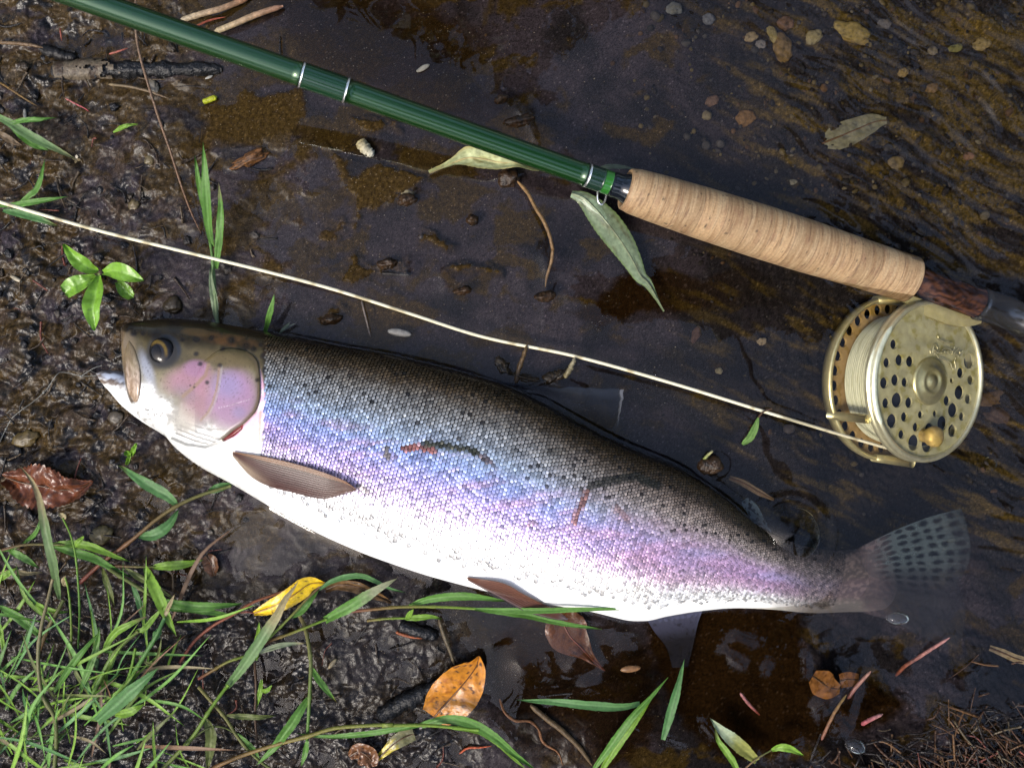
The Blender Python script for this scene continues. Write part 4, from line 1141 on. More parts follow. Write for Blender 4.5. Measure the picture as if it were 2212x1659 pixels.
    mk('spool_cap', V, F, M['gold'], frame_, np.broadcast_to(np.array([.55, .50, .25]), (len(V), 3)))
    kc = fc + ex * .0045 * 1 + ey * -.0335 * 1 - ex * .009
    V, F = lathe(kc, wv, [(-.001, .0040), (.002, .0042), (.004, .0056), (.007, .0066), (.0095, .0060), (.0108, .0036), (.011, 0)], 36, u=ex, capends=False)
    mk('reel_handle', V, F, M['goldm'], frame_, mixc([.62, .44, .14], [.45, .30, .08], sstep(-.1, .3, fbm(V[:, 0] * 400, V[:, 1] * 400, 480, 3))))
    # pillar and foot up to the seat
    for a in (62, 100, 205, 262):
        mb = MB()
        ca = math.radians(a); c0 = bc + (math.cos(ca) * ex + math.sin(ca) * ey) * .0520
        mb.add(lathe(c0, wv, [(-.002, .0028), (DEP - .006, .0028)], 16, u=ex), tuple(gold)).build('frame_pillar', M['gold'], frame_)
    st0, st1 = bc + wv * DEP * .45 + ey * .052 + ex * .004, rod_pt(2052) - np.array([0, 0, .006])
    mb = MB()
    for k in range(12):
        t0, t1 = k / 12, (k + 1) / 12
    pth = spline([st0 - ey * .004, st0 * .55 + st1 * .45 + ex * .003, st1], 14)
    nn = len(pth); VV = []
    for i, c in enumerate(pth):
        t = i / (nn - 1); wdt = np.interp(t, [0, .4, 1], [.015, .0105, .013]); dp = np.interp(t, [0, .5, 1], [.010, .0055, .004])
        VV += [c + ex * wdt + wv * dp, c - ex * wdt + wv * dp, c - ex * wdt - wv * dp, c + ex * wdt - wv * dp]
    FF = [tuple(f) for f in gridfaces(nn, 4, True)] + [(0, 1, 2, 3), tuple(reversed(range(4 * nn - 4, 4 * nn)))]
    mb.add((np.array(VV), FF), (.40, .34, .14))
    u = rod_pt(2100) - rod_pt(1990); u /= np.linalg.norm(u)
    f0 = rod_pt(2048) - np.array([.003, .0085, .004])
    VV = []; nb_ = 16
    for i in range(nb_):
        t = i / (nb_ - 1) * 2 - 1; wd = .0075 * (1 - abs(t) ** 3) + .0015; hh = .0028 * (1 - .6 * t * t)
        c = f0 + u * t * .030; s_ = np.cross(u, (0, 0, 1)); s_ /= np.linalg.norm(s_)
        VV += [c + s_ * wd + np.array([0, 0, hh]), c - s_ * wd + np.array([0, 0, hh]), c - s_ * wd - np.array([0, 0, hh]), c + s_ * wd - np.array([0, 0, hh])]
    mb.add((np.array(VV), [tuple(f) for f in gridfaces(nb_, 4, True)] + [(0, 1, 2, 3), tuple(reversed(range(4 * nb_ - 4, 4 * nb_)))]), (.45, .39, .18))
    mb.build('reel_foot', M['goldm'], frame_, smooth=False)
    # engraved flourish and signature on the face
    def onface(pts):
        out = []
        for x, y in pts:
            # ray from the camera to the plane of the face
            a = P(x, y, 0.0); d = a - np.array([0, 0, CAM_H]); o = np.array([0, 0, CAM_H])
            t = ((fc + wv * .0004 - o) @ wv) / (d @ wv)
            out.append(o + d * t)
        return np.array(out)
    mb = MB()
    zl = frame(2750, 980, 11.06)
    strokes = [((560, 900), (575, 760), (610, 620), (650, 600), (700, 660), (715, 760), (640, 800), (600, 790), (690, 830), (710, 880), (640, 905)),
               ((470, 800), (490, 900)), ((720, 890), (760, 830), (790, 800), (740, 870), (790, 890)), ((800, 885), (850, 830), (900, 825), (850, 880), (900, 890), (930, 850), (980, 800), (960, 870), (1000, 890)),
               ((1000, 890), (1040, 830), (1110, 815), (1060, 870), (1110, 890), (1150, 850)), ((880, 780), (960, 745), (1060, 740), (1140, 770), (1215, 830)), ((1285, 690), (1260, 780), (1215, 840), (1230, 900), (1190, 905)),
               ((1410, 740), (1340, 820), (1290, 890), (1280, 930)), ((1330, 910), (1415, 1000)), ((1460, 830), (1475, 920), (1550, 830)), ((1520, 900), (1460, 1010)),
               ((740, 450), (860, 480), (960, 530), (1100, 550), (1210, 560)), ((690, 960), (740, 1010)), ((760, 1050), (860, 1080), (1000, 1150), (1150, 1220), (1190, 1340), (1240, 1430)), ((1320, 1060), (1290, 1180), (1320, 1320), (1310, 1430)), ((735, 320), (740, 400))]
    for q in strokes:
        mb.add(tube(spline(onface(zl(*q)), max(6, 4 * len(q))), .00032, 5), (.72, .66, .38))
    mb.build('engraving', M['gold'], frame_)
    return root, fc, wv, bc

M['cork'] = pmat('cork', rough=0.6, nscale=900, namp=0.22, bump=0.35, bscale=1800, dist=.0004, spec=.3)
M['silver_dull'] = pmat('nickel_dull', rough=0.22, metal=0.85, nscale=400, namp=0.15)

def build_line(fc, wv, bc):
    pts = [(-260, 357), (-60, 417), (0, 437), (208, 497), (380, 539.5), (560, 583), (719, 625), (880, 676), (1044, 728), (1240, 769), (1439, 824), (1648, 888), (1800, 934), (1907, 965), (1935, 972)]
    zs = [.075, .060, .056, .043, .034, .026, .019, .010, .0022, .0008, .0006, .0010, -.012, -.020, -.024]
    p = spline([P(x, y, z) for (x, y), z in zip(pts, zs)], 260)
    MB().add(tube(p, .00096, 12, col=lambda t: tuple(mixc([.78, .72, .50], [.34, .27, .13], float(sstep(.30, .5, noise(np.array([t * 95.]), np.array([3.3]), 491)[0])) * .75)))).build('fly_line', M['line'])
    o = bpy.data.objects['fly_line']
    tag(o, 'pale yellow fly line running from the left edge to the gold reel', 'fishing line')
    # bits of weed caught on the line
    lead = ZM((835, 858), (910, 858))
    lp = ZM((760, 885), (700, 925), (640, 945), (540, 950), (480, 935), (400, 925), (370, 950), (330, 1010), (290, 1060), (220, 1120), (150, 1170), (80, 1230), (40, 1300), (0, 1385), (-30, 1450))
    p = np.array([P(x, y, max(gz(x, y), 0) + .0035 + (.006 if i < 3 else 0)) for i, (x, y) in enumerate(lp)])
    mb = MB().add(tube(spline(p, 110), .00022, 6))
    for i in (3, 8, 12): mb.add(stone(p[i], (.0008, .0007, .0007), 0, i, .2, 1))
    l2 = ZM((540, 950), (600, 910), (640, 890), (675, 880))
    mb.add(tube(spline([P(x, y, max(gz(x, y), 0) + .004) for x, y in l2], 20), .00028, 6))
    o = mb.build('leader', M['leader']); tag(o, 'thin knotted clear leader trailing from the open mouth of the fish over mud', 'leader')
    p = [P(x, y, .0245) for x, y in ZM((832, 860), (870, 856), (905, 858), (925, 868), (928, 880))]
    o = MB().add(tube(spline(p, 24), np.linspace(.0007, .0003, 24), 8)).build('fish_hook', M['silver']); tag(o, 'small pale hook stuck through the upper jaw of the fish', 'hook')
# ---------------------------------------------------------------- plants and litter
def lift(pts, z0=.002, z1=.002, arc=.0, n=40, base=None):
    """smooth path over the bank: height above mud or water goes z0 -> z1 with an arch in between"""
    q = spline(pts, n)
    t = np.linspace(0, 1, n)
    g = np.maximum(ground_final(q[:, 0], q[:, 1]), -.0005)
    k = 9; gp = np.pad(g, k, mode='edge'); g = np.array([gp[i:i + 2 * k + 1].max() for i in range(n)])
    g = np.convolve(np.pad(g, 4, mode='edge'), np.ones(9) / 9, 'valid')
    z = g + z0 + (z1 - z0) * t + arc * np.sin(np.pi * t)
    return PV(q[:, 0], q[:, 1], z)

GREEN = np.array([.10, .24, .038]); LIME = np.array([.17, .32, .032]); BLUEG = np.array([.09, .22, .065]); OLIVE = np.array([.13, .16, .04]); STRAW = np.array([.40, .33, .17]); RED = np.array([.20, .052, .035]); BROWN = np.array([.10, .055, .028])
def bcol(base, tip=None, tipat=.85, stripe=.12, seed=0, root=None):
    base = np.array(base, float)
    def f(t, s):
        c = np.broadcast_to(base, t.shape + (3,)).copy()
        c = c * (1 + .16 * noise(t * 5 + seed, s * 1.5 + seed, seed) + stripe * np.cos(s * 9.5))[..., None]
        c = mixc(c, base * 1.35 + .02, np.exp(-(s / .14) ** 2) * .5)
        if tip is not None: c = mixc(c, tip, sstep(tipat - .15, min(1, tipat + .15), t + .1 * noise(t * 9, s * 3 + seed, seed + 3)))
        if root is not None: c = mixc(c, root, sstep(.22, .02, t))
        return c
    return f
def blade_w(w, n=40, a=.10, b=.55, basew=.35):
    t = np.linspace(0, 1, n)
    return w * KPX * .5 * np.interp(t, [0, a, .3, b, .85, 1], [basew, .7, 1, .95, .45, .02])

def shoot(label, parts, group='grass shoots on the wet bank', cat='grass', name='grass_shoot'):
    """parts: ('stem'|'blade', points, width in grid units, z0, z1, arc, colour dict)"""
    P0 = parts[0][1][0]
    root = empty(name, P(P0[0], P0[1], max(gz(*P0), 0)), label, cat, group)
    for i, (kind, pts, wd, z0, z1, arc, c) in enumerate(parts):
        sd = (abs(hash((round(pts[0][0]), round(pts[0][1]), i))) % 997)
        p = lift(pts, z0, z1, arc)
        if kind == 'stem':
            ca, cb = np.array(c[0], float), np.array(c[1], float)
            nd = [.33, .66]
            r = wd * KPX * .5 * (np.linspace(1, .75, len(p)) + sum(.35 * np.exp(-((np.linspace(0, 1, len(p)) - q) / .015) ** 2) for q in nd))
            MB().add(tube(p, r, 8, col=lambda t: ca * (1 - t) + cb * t)).build('stem', M['blade'], root)
        else:
            MB().add(strip(p, blade_w(wd, len(p), basew=c.get('bw', .35)), 7, fold=.16 * wd * KPX, col=bcol(c.get('c', GREEN), c.get('tip'), c.get('ta', .8), seed=sd, root=c.get('root')), edge=.12, seed=sd, wav=.0012)).build('blade', M['blade'], root)
    return root
D = dict
def B(pts, w, z0, z1, arc=.0, **k): return ('blade', pts, w, z0, z1, arc, k)
def T(pts, w, z0, z1, arc=.0, c=(GREEN, GREEN)): return ('stem', pts, w, z0, z1, arc, c)

def build_grass():
    shoot('long red green grass runner reaching from the bank up to the belly of the fish', [
        T(ZA((440, 640), (560, 530), (680, 440), (780, 360), (850, 300), (960, 225), (1100, 160), (1270, 108)), 9, .004, .010, .006, (RED, OLIVE)),
        B(ZA((765, 382), (850, 375), (930, 320), (985, 235)), 24, .008, .006, .004, c=BLUEG), B(ZA((978, 215), (920, 160), (830, 110), (750, 60), (690, 15), (650, -10)), 25, .010, .004, .005, c=BLUEG, tip=OLIVE, ta=.9),
        B(ZA((1150, 140), (1210, 115), (1290, 95)), 18, .011, .008, c=BLUEG)])
    shoot('tall grass blade leaning up over the brown crumpled leaf', [
        B(ZA((330, 730), (310, 620), (292, 520), (265, 400), (235, 250), (215, 160), (180, 80), (110, -5)), 21, .006, .022, .012, c=np.array([.12, .20, .07]), tip=STRAW * .8, ta=.62),
        B(ZA((125, 425), (190, 375), (225, 300), (232, 230)), 9, .004, .010, .006, c=GREEN)])
    shoot('flat spray of grass blades crossing below the brown crumpled leaf', [
        T(ZA((0, 462), (130, 432), (290, 430), (420, 432)), 6, .006, .010, .004, (BROWN * 1.4, OLIVE)),
        B(ZA((290, 428), (400, 425), (500, 440), (600, 480), (715, 522)), 17, .010, .008, .005, c=LIME), B(ZA((300, 440), (400, 470), (520, 505), (620, 560), (722, 608)), 19, .008, .004, .004, c=GREEN),
        B(ZA((0, 465), (60, 452), (135, 425)), 8, .006, .006, c=GREEN), B(ZA((45, 455), (110, 490), (170, 525), (218, 560)), 16, .005, .003, .003, c=GREEN)])
    shoot('grass runner with wide pointed blade angled right above the dark mud', [
        T(ZA((555, 545), (660, 548), (760, 552), (850, 552)), 6, .006, .008, .002, (RED * .8, OLIVE)),
        B(ZA((840, 552), (940, 545), (1030, 535), (1120, 514)), 20, .008, .008, .004, c=LIME), B(ZA((850, 553), (900, 560), (940, 566)), 8, .008, .006, c=GREEN)])
    shoot('grass shoot whose long bright blade points down across the dark hollow', [
        T(ZA((555, 530), (640, 590), (720, 640), (800, 690), (880, 745)), 9, .006, .010, .004, (OLIVE, OLIVE)),
        B(ZA((802, 552), (840, 640), (880, 730), (920, 820), (972, 932)), 25, .016, .020, .006, c=LIME), B(ZA((905, 738), (1000, 758), (1100, 768), (1220, 764), (1340, 752)), 19, .012, .010, .004, c=GREEN),
        B(ZA((930, 782), (1050, 782), (1170, 802), (1292, 822)), 17, .011, .008, .003, c=GREEN), B(ZA((690, 560), (760, 605), (850, 655), (960, 730)), 14, .008, .006, c=OLIVE * 1.1)])
    shoot('two drooping olive blades hanging beside the dark hollow', [
        B(ZA((565, 560), (585, 625), (610, 700), (632, 772)), 15, .006, .004, .003, c=OLIVE), B(ZA((728, 650), (765, 745), (795, 850), (808, 990)), 14, .006, .004, .004, c=BLUEG)])
    shoot('ragged wide blade at the left edge with a bitten middle', [
        B(ZA((0, 768), (70, 808), (130, 850), (180, 890), (275, 972)), 19, .008, .006, .004, c=GREEN), B(ZA((168, 732), (250, 785), (330, 800), (385, 797)), 13, .012, .010, .004, c=LIME)])
    shoot('pale short blades poking in at the left edge above the clump', [
        B(ZA((-10, 592), (70, 578), (150, 588), (240, 582)), 11, .008, .006, .003, c=STRAW * .6), B(ZA((-10, 625), (40, 592), (95, 558)), 14, .009, .014, .003, c=LIME), B(ZA((0, 862), (12, 950), (22, 1032)), 11, .012, .010, c=LIME)])
    shoot('thin upright stalks with small pale seed buds in the clump', [
        T(ZA((430, 1000), (437, 800), (428, 620), (412, 470), (385, 370), (345, 285)), 4.5, .006, .030, .010, (GREEN, LIME)), B(ZA((360, 290), (345, 270), (322, 262)), 12, .030, .032, c=STRAW), B(ZA((410, 440), (440, 408), (465, 382)), 11, .024, .030, c=LIME),
        T(ZA((390, 1080), (392, 900), (385, 760), (372, 660), (358, 610)), 5, .006, .028, .008, (OLIVE, LIME)), B(ZA((362, 660), (352, 630), (362, 600)), 11, .026, .030, c=STRAW)])
    shoot('curved grass stalk with red brown upper sheath on the left of the clump', [
        T(ZA((300, 1659), (310, 1500), (300, 1380), (235, 1260), (212, 1120), (212, 1000), (232, 860), (262, 740), (290, 620)), 9, .008, .024, .010, (OLIVE, STRAW * .6)),
        T(ZA((218, 1010), (260, 900), (320, 790), (350, 735)), 10, .012, .016, .003, (BROWN * 1.5, OLIVE)), B(ZA((215, 1080), (222, 1150), (240, 1210)), 15, .012, .01, c=GREEN)])
    shoot('jointed grass stalk with swollen node leaning right inside the clump', [
        T(ZA((680, 1250), (740, 1130), (800, 1030), (860, 930), (905, 835)), 10, .010, .026, .006, (GREEN, BLUEG)), B(ZA((900, 840), (925, 780), (962, 700)), 9, .026, .030, c=STRAW * .8), B(ZA((850, 950), (872, 910), (892, 880)), 17, .024, .026, c=BLUEG, bw=.7),
        T(ZA((690, 1210), (720, 1120), (745, 1000)), 7, .010, .020, .004, (GREEN, LIME)), B(ZA((745, 1040), (800, 1075), (850, 1082), (880, 1000), (890, 930)), 8, .018, .022, c=OLIVE)])
    shoot('broad blue green blade in the middle of the grass clump', [
        B(ZA((535, 1400), (650, 1300), (760, 1205), (876, 1104)), 29, .018, .034, .004, c=BLUEG, bw=.6), B(ZA((632, 1364), (710, 1350), (760, 1325), (796, 1303)), 18, .022, .026, .003, c=LIME)])
    shoot('forked pale green grass shoot with curling tip beside the red stem', [
        T(ZA((470, 1340), (540, 1190), (620, 1040), (690, 965), (760, 905)), 10, .010, .024, .005, (GREEN, OLIVE * 1.3)), B(ZA((570, 1010), (630, 920), (720, 865), (818, 820)), 15, .022, .026, .004, c=LIME, tip=STRAW * .8),
        B(ZA((740, 905), (790, 895), (840, 840), (900, 770)), 12, .024, .028, c=LIME), B(ZA((440, 1240), (500, 1090), (540, 960), (548, 880)), 14, .016, .026, c=GREEN), B(ZA((300, 1240), (390, 1100), (480, 990), (560, 900)), 14, .014, .022, .006, c=GREEN)])
    shoot('red jointed grass stem rising towards the yellow leaf', [
        T(ZA((990, 1080), (1040, 1000), (1085, 945), (1180, 870), (1290, 810), (1390, 748), (1480, 715), (1580, 680)), 7, .004, .010, .006, (RED, np.array([.28, .10, .04])))])
    Z4g = Z4
    shoot('big grass stalk with broad bleached tip crossing over the yellow leaf', [
        T(Z4((-300, 1659), (-60, 1400), (90, 1170), (190, 1030), (235, 975)), 9, .008, .014, .006, (OLIVE, LIME)),
        B(Z4((228, 985), (330, 860), (450, 690), (560, 520), (640, 400), (700, 280), (765, 190), (815, 118)), 24, .014, .020, .008, c=np.array([.13, .235, .08]), tip=STRAW * 1.2, ta=.60, bw=.5),
        B(Z4((470, 715), (560, 680), (680, 645), (880, 628)), 12, .016, .010, .003, c=np.array([.25, .30, .18]), tip=STRAW, ta=.85),
        T(Z4((500, 655), (640, 520), (760, 400), (880, 270), (985, 170)), 6, .016, .016, .004, (LIME, BROWN * 2)), B(Z4((745, 415), (830, 370), (900, 290), (980, 195)), 15, .015, .012, c=GREEN),
        B(Z4((980, 192), (1070, 130), (1200, 88), (1330, 80), (1450, 125), (1560, 180), (1692, 215)), 12, .012, .006, .003, c=BLUEG)])
    shoot('grass shoot with broad half bleached blade pointing at the belly', [
        T(Z4((490, 660), (620, 598), (740, 555), (860, 508), (1040, 436)), 7, .010, .012, .004, (RED, LIME)),
        B(Z4((1030, 440), (1130, 385), (1260, 315), (1400, 225), (1500, 165), (1622, 97)), 25, .012, .016, .006, c=GREEN, tip=np.array([.38, .40, .24]), ta=.58, bw=.6)])
    shoot('thin red tinged runner joining the big grass stalk', [
        T(Z4((-10, 925), (90, 865), (230, 785), (390, 730), (450, 690)), 7, .006, .012, .003, (RED, LIME))])
    shoot('upright olive stem with side blades left of the orange leaf', [
        T(Z4((820, 405), (860, 490), (890, 620), (912, 780), (908, 950), (898, 1150), (888, 1330), (882, 1430)), 9, .008, .016, .006, (np.array([.2, .16, .06]), GREEN)),
        B(Z4((918, 830), (980, 930), (1060, 1035), (1128, 1118)), 14, .014, .004, c=GREEN, tip=np.array([.3, .2, .05]), ta=.95), B(Z4((893, 1075), (830, 1180), (760, 1290), (700, 1370), (600, 1500), (465, 1632)), 21, .015, .012, .006, c=GREEN),
        B(Z4((885, 1425), (868, 1530), (832, 1645)), 12, .016, .012, c=GREEN)])
    shoot('short bright blade above a soggy brown stalk in dark debris', [
        B(Z4((465, 770), (470, 650), (482, 560), (490, 455)), 14, .012, .026, c=LIME), T(Z4((452, 790), (462, 1000), (455, 1250), (478, 1500)), 6, .006, .004, .002, (BROWN, BROWN * .7)), B(Z4((508, 930), (498, 1030), (470, 1120), (455, 1215)), 11, .008, .006, c=LIME),
        B(Z4((505, 1020), (550, 1020), (595, 975)), 10, .010, .014, c=LIME)])
    shoot('long yellow green runner arching along the bottom to the lower edge', [
        T(Z4((100, 1659), (300, 1572), (600, 1472), (890, 1395), (1080, 1335), (1300, 1312), (1600, 1300)) + ZC((300, 1395), (550, 1393), (720, 1404), (900, 1424)), 9, .010, .018, .008, (np.array([.25, .13, .05]), LIME)),
        B(ZC((545, 1393), (650, 1362), (760, 1358), (880, 1392), (1010, 1475), (1130, 1575), (1260, 1670)), 22, .016, .012, .006, c=GREEN, bw=.6), B(ZC((720, 1404), (900, 1425), (1020, 1500), (1110, 1590), (1200, 1670)), 14, .014, .010, .004, c=LIME),
        B(ZC((545, 1395), (400, 1415), (200, 1445), (-60, 1462), (-230, 1440)), 13, .016, .006, c=GREEN)])
    shoot('olive runner with bent joints left of the upright stem', [
        T(Z4((-10, 990), (100, 1115), (210, 1245), (300, 1385), (390, 1500), (500, 1605), (580, 1659)), 8, .006, .010, .004, (np.array([.2, .18, .05]), OLIVE)), B(Z4((222, 1222), (350, 1232), (500, 1238), (632, 1222)), 13, .008, .006, .002, c=OLIVE),
        B(Z4((290, 1370), (380, 1440), (450, 1510), (500, 1590)), 13, .008, .006, c=GREEN)])
    shoot('single oval olive blade lying near the bottom of the bank', [B(Z4((52, 1250), (95, 1370), (88, 1500), (65, 1670)), 24, .010, .006, .003, c=OLIVE * 1.05, bw=.3), T(Z4((-120, 1480), (0, 1370), (110, 1318), (210, 1328), (300, 1380)), 4.5, .008, .008, .004, (OLIVE, OLIVE))])
    shoot('grass shoot lying along the belly under the small rear fin', [
        T(ZC((100, 692), (250, 678), (400, 664), (640, 662), (880, 674)), 7, .006, .012, .002, (RED, LIME)),
        B(ZC((470, 655), (580, 618), (720, 598), (860, 598), (1090, 628)), 18, .008, .009, .004, c=GREEN), B(ZC((870, 672), (1060, 682), (1300, 684), (1600, 676), (1925, 674)), 12, .012, .018, .008, c=GREEN), B(ZC((875, 674), (1020, 690), (1200, 712), (1430, 765), (1662, 799)), 15, .012, .010, .004, c=GREEN)])
    shoot('little grass sprig on the debris below the belly', [T(ZC((210, 748), (330, 735), (450, 732)), 6, .004, .006, .001, (np.array([.2, .14, .04]), LIME)), B(ZC((440, 732), (520, 728), (600, 722), (672, 735)), 13, .006, .006, .002, c=LIME), B(ZC((455, 745), (475, 705), (498, 675)), 12, .006, .012, c=LIME)])
    shoot('long flat blade over dark water joined to a steep shoot at the lower edge', [
        B(ZC((1895, 1258), (1780, 1278), (1600, 1270), (1400, 1250), (1135, 1235)), 19, .012, .004, .004, c=BLUEG, bw=.6), B(ZC((1590, 1690), (1700, 1540), (1850, 1340), (1960, 1220), (2070, 1095)), 16, .012, .020, .006, c=GREEN), B(ZC((1645, 1690), (1740, 1540), (1860, 1380), (1965, 1235)), 17, .014, .018, .004, c=LIME)])
    shoot('straight blade standing in dark water beside the tail root', [B(ZE((-20, 1480), (20, 1340), (55, 1220), (85, 1100), (112, 985)), 19, .006, .004, .002, c=BLUEG, bw=.5)])
    shoot('yellow green blade with rotten end at the lower edge', [B(ZE((560, 1610), (480, 1540), (400, 1470), (330, 1410), (270, 1345)), 30, .004, .004, .002, c=np.array([.26, .27, .06]), tip=np.array([.34, .42, .26]), ta=.5, bw=.5), B(ZE((450, 1690), (410, 1610), (375, 1560), (320, 1480), (300, 1400)), 15, .008, .006, .002, c=LIME, tip=OLIVE)])
    shoot('small bright green sprout among the needles at the lower edge', [B(ZE((650, 1545), (700, 1528), (760, 1535), (850, 1578)), 17, .005, .006, .003, c=LIME * 1.1), T(ZE((490, 1659), (560, 1600), (650, 1548)), 4, .004, .006, .001, (BROWN * 2, OLIVE)), B(ZE((670, 1545), (720, 1515), (760, 1512)), 10, .006, .009, c=LIME)])
    shoot('thick blade from the left edge with a torn lower leaf', [
        B(Z1((-40, 770), (60, 815), (160, 880), (260, 935), (370, 990), (515, 1065)), 20, .010, .004, .004, c=np.array([.13, .23, .08]), tip=np.array([.22, .22, .10]), ta=.8, bw=.9), B(Z1((60, 828), (150, 803), (270, 795), (380, 785)), 11, .010, .012, .003, c=GREEN), B(Z1((70, 830), (150, 900), (230, 965), (330, 1005)), 18, .010, .005, .002, c=GREEN)])
    shoot('grass tuft at the left edge just above the fly line', [
        B(Z1((130, 1350), (190, 1305), (240, 1265), (275, 1180), (300, 1060)), 13, .006, .012, .004, c=GREEN), B(Z1((-10, 1372), (100, 1362), (260, 1338), (455, 1308)), 13, .006, .010, .003, c=GREEN), B(Z1((20, 1400), (140, 1422), (270, 1460), (395, 1508)), 17, .004, .004, .002, c=BLUEG, tip=OLIVE)])
    shoot('tiny bent blade on mud below the black stick', [B(Z1((752, 882), (800, 855), (850, 835), (918, 828)), 9, .004, .005, .002, c=LIME)])
    shoot('dry brown blade at the left edge under the thick green one', [B(Z1((-20, 880), (50, 920), (100, 950), (155, 972)), 15, .004, .003, .001, c=np.array([.16, .11, .06]))])
    shoot('upright pair of grass blades standing between rod and fish crossing the fly line', [
        B(Z1((1415, 1640), (1395, 1560), (1380, 1420), (1368, 1250), (1362, 1100), (1350, 945)), 20, .010, .040, .004, c=GREEN, bw=.3), B(Z1((1372, 1450), (1345, 1330), (1318, 1190), (1297, 1035)), 12, .014, .036, .002, c=GREEN),
        T(ZM((1445, 600), (1432, 450), (1420, 280), (1408, 140), (1385, 0)), 8, .003, .010, .002, (np.array([.20, .26, .14]), GREEN)), B(ZM((1440, 590), (1425, 450), (1405, 320), (1402, 220)), 15, .003, .012, c=np.array([.16, .22, .12])),
        B(ZM((1440, 240), (1448, 130), (1458, 20)) + Z1((1468, 1380), (1462, 1300), (1455, 1215)), 17, .008, .030, .003, c=GREEN, tip=STRAW * .7, ta=.9)])
    shoot('short green blade standing behind the head of the fish', [B(ZM((1762, 655), (1785, 570), (1805, 490), (1824, 405)), 13, .004, .020, .002, c=GREEN, bw=.9)])
    shoot('thin pale blades poking from behind the back of the fish', [B(ZM((1855, 665), (1890, 630), (1930, 590)), 6, .002, .008, c=np.array([.22, .28, .2])), B(ZM((1862, 662), (1910, 625), (1965, 600)), 5, .002, .006, c=np.array([.26, .3, .24]))])
    shoot('green shred of grass floating across the fly line near the reel', [B(Z6((470, 1305), (520, 1260), (550, 1200), (570, 1140), (575, 1125)), 17, .0015, .002, .001, c=np.array([.14, .26, .06])), T(Z6((570, 1140), (600, 1105), (655, 1085)), 4, .003, .004, 0, (BROWN, BROWN))])
    shoot('cut piece of green straw sticking out of the water by the back', [T(ZG((665, 340), (700, 300), (738, 268)), 7, .001, .008, 0, (np.array([.25, .33, .06]), np.array([.4, .38, .2])))])
    shoot('pale sliver of grass under water beside the cork', [B(ZK((350, 395), (450, 375), (560, 372), (760, 398)), 11, -.001, -.001, 0, c=np.array([.14, .19, .12]))])
    # filler of the clump: more thin blades than one could count
    mb = MB()
    r2 = np.random.default_rng(41)
    for i in range(125):
        if i < 85: bx_, by_ = r2.normal(150, 85), r2.normal(1560, 95)
        else: bx_, by_ = r2.uniform(-20, 430), r2.uniform(1330, 1700)
        an = r2.normal(-1.15, .75) if i % 3 else r2.uniform(-3.1, 3.1)
        ln = r2.uniform(70, 270)
        ex_, ey_ = bx_ + ln * math.cos(an), by_ + ln * math.sin(an)
        mxx, myy = (bx_ + ex_) / 2 + r2.normal(0, ln * .055), (by_ + ey_) / 2 + r2.normal(0, ln * .055)
        p = lift([(bx_, by_), (mxx, myy), (ex_, ey_)], r2.uniform(.001, .010), r2.uniform(.004, .030), r2.uniform(.0, .010), 12)
        cl = [GREEN, LIME, BLUEG, OLIVE, STRAW * .5, BROWN * 1.6][r2.choice(6, p=[.26, .38, .12, .10, .08, .06])] * r2.uniform(.8, 1.45)
        wd = r2.uniform(3.0, 10.0)
        mb.add(strip(p, blade_w(wd, 12), 3, fold=.0003, col=bcol(cl, seed=i)))
    tag(mb.build('grass', M['blade']), 'fine grass filling the clump in the lower left corner', 'grass', kind='stuff')

def leaf_strip(pts, ws, z, name, label, mat='leaf', colf=None, m=15, n=50, fold=.0, wav=.002, seed=0, edge=.0, group=None, cat='leaf', stem=None, stemcol=BROWN, vein=None):
    q = spline(pts, n); t = np.linspace(0, 1, n)
    zz = np.interp(t, np.linspace(0, 1, len(z)), z)
    p = PV(q[:, 0], q[:, 1], zz)
    hw = np.interp(t, np.linspace(0, 1, len(ws)), ws) * KPX * .5
    k = np.ones(3) / 3; hw = np.convolve(np.pad(hw, 1, mode='edge'), k, 'valid'); 
    root = empty(name, p[0], label, cat, group)
    if edge: hw = hw * (1 + edge * np.abs(np.sin(np.arange(n) * 2.1)))
    MB().add(strip(p, hw, m, fold=fold, col=colf, wav=wav, seed=seed)).build('leaf_blade', M[mat], root)
    mb = MB().add(tube(p + np.array([0, 0, .0003]), np.linspace(.0006, .00025, n), 6), tuple(stemcol if vein is None else vein))
    mb.build('midrib', M[mat], root)
    if stem is not None:
        mb = MB().add(tube(lift(stem, .002, .003, .001, 16), .0006, 6), tuple(stemcol)); mb.build('leaf_stalk', M['twig'], root)
    return root

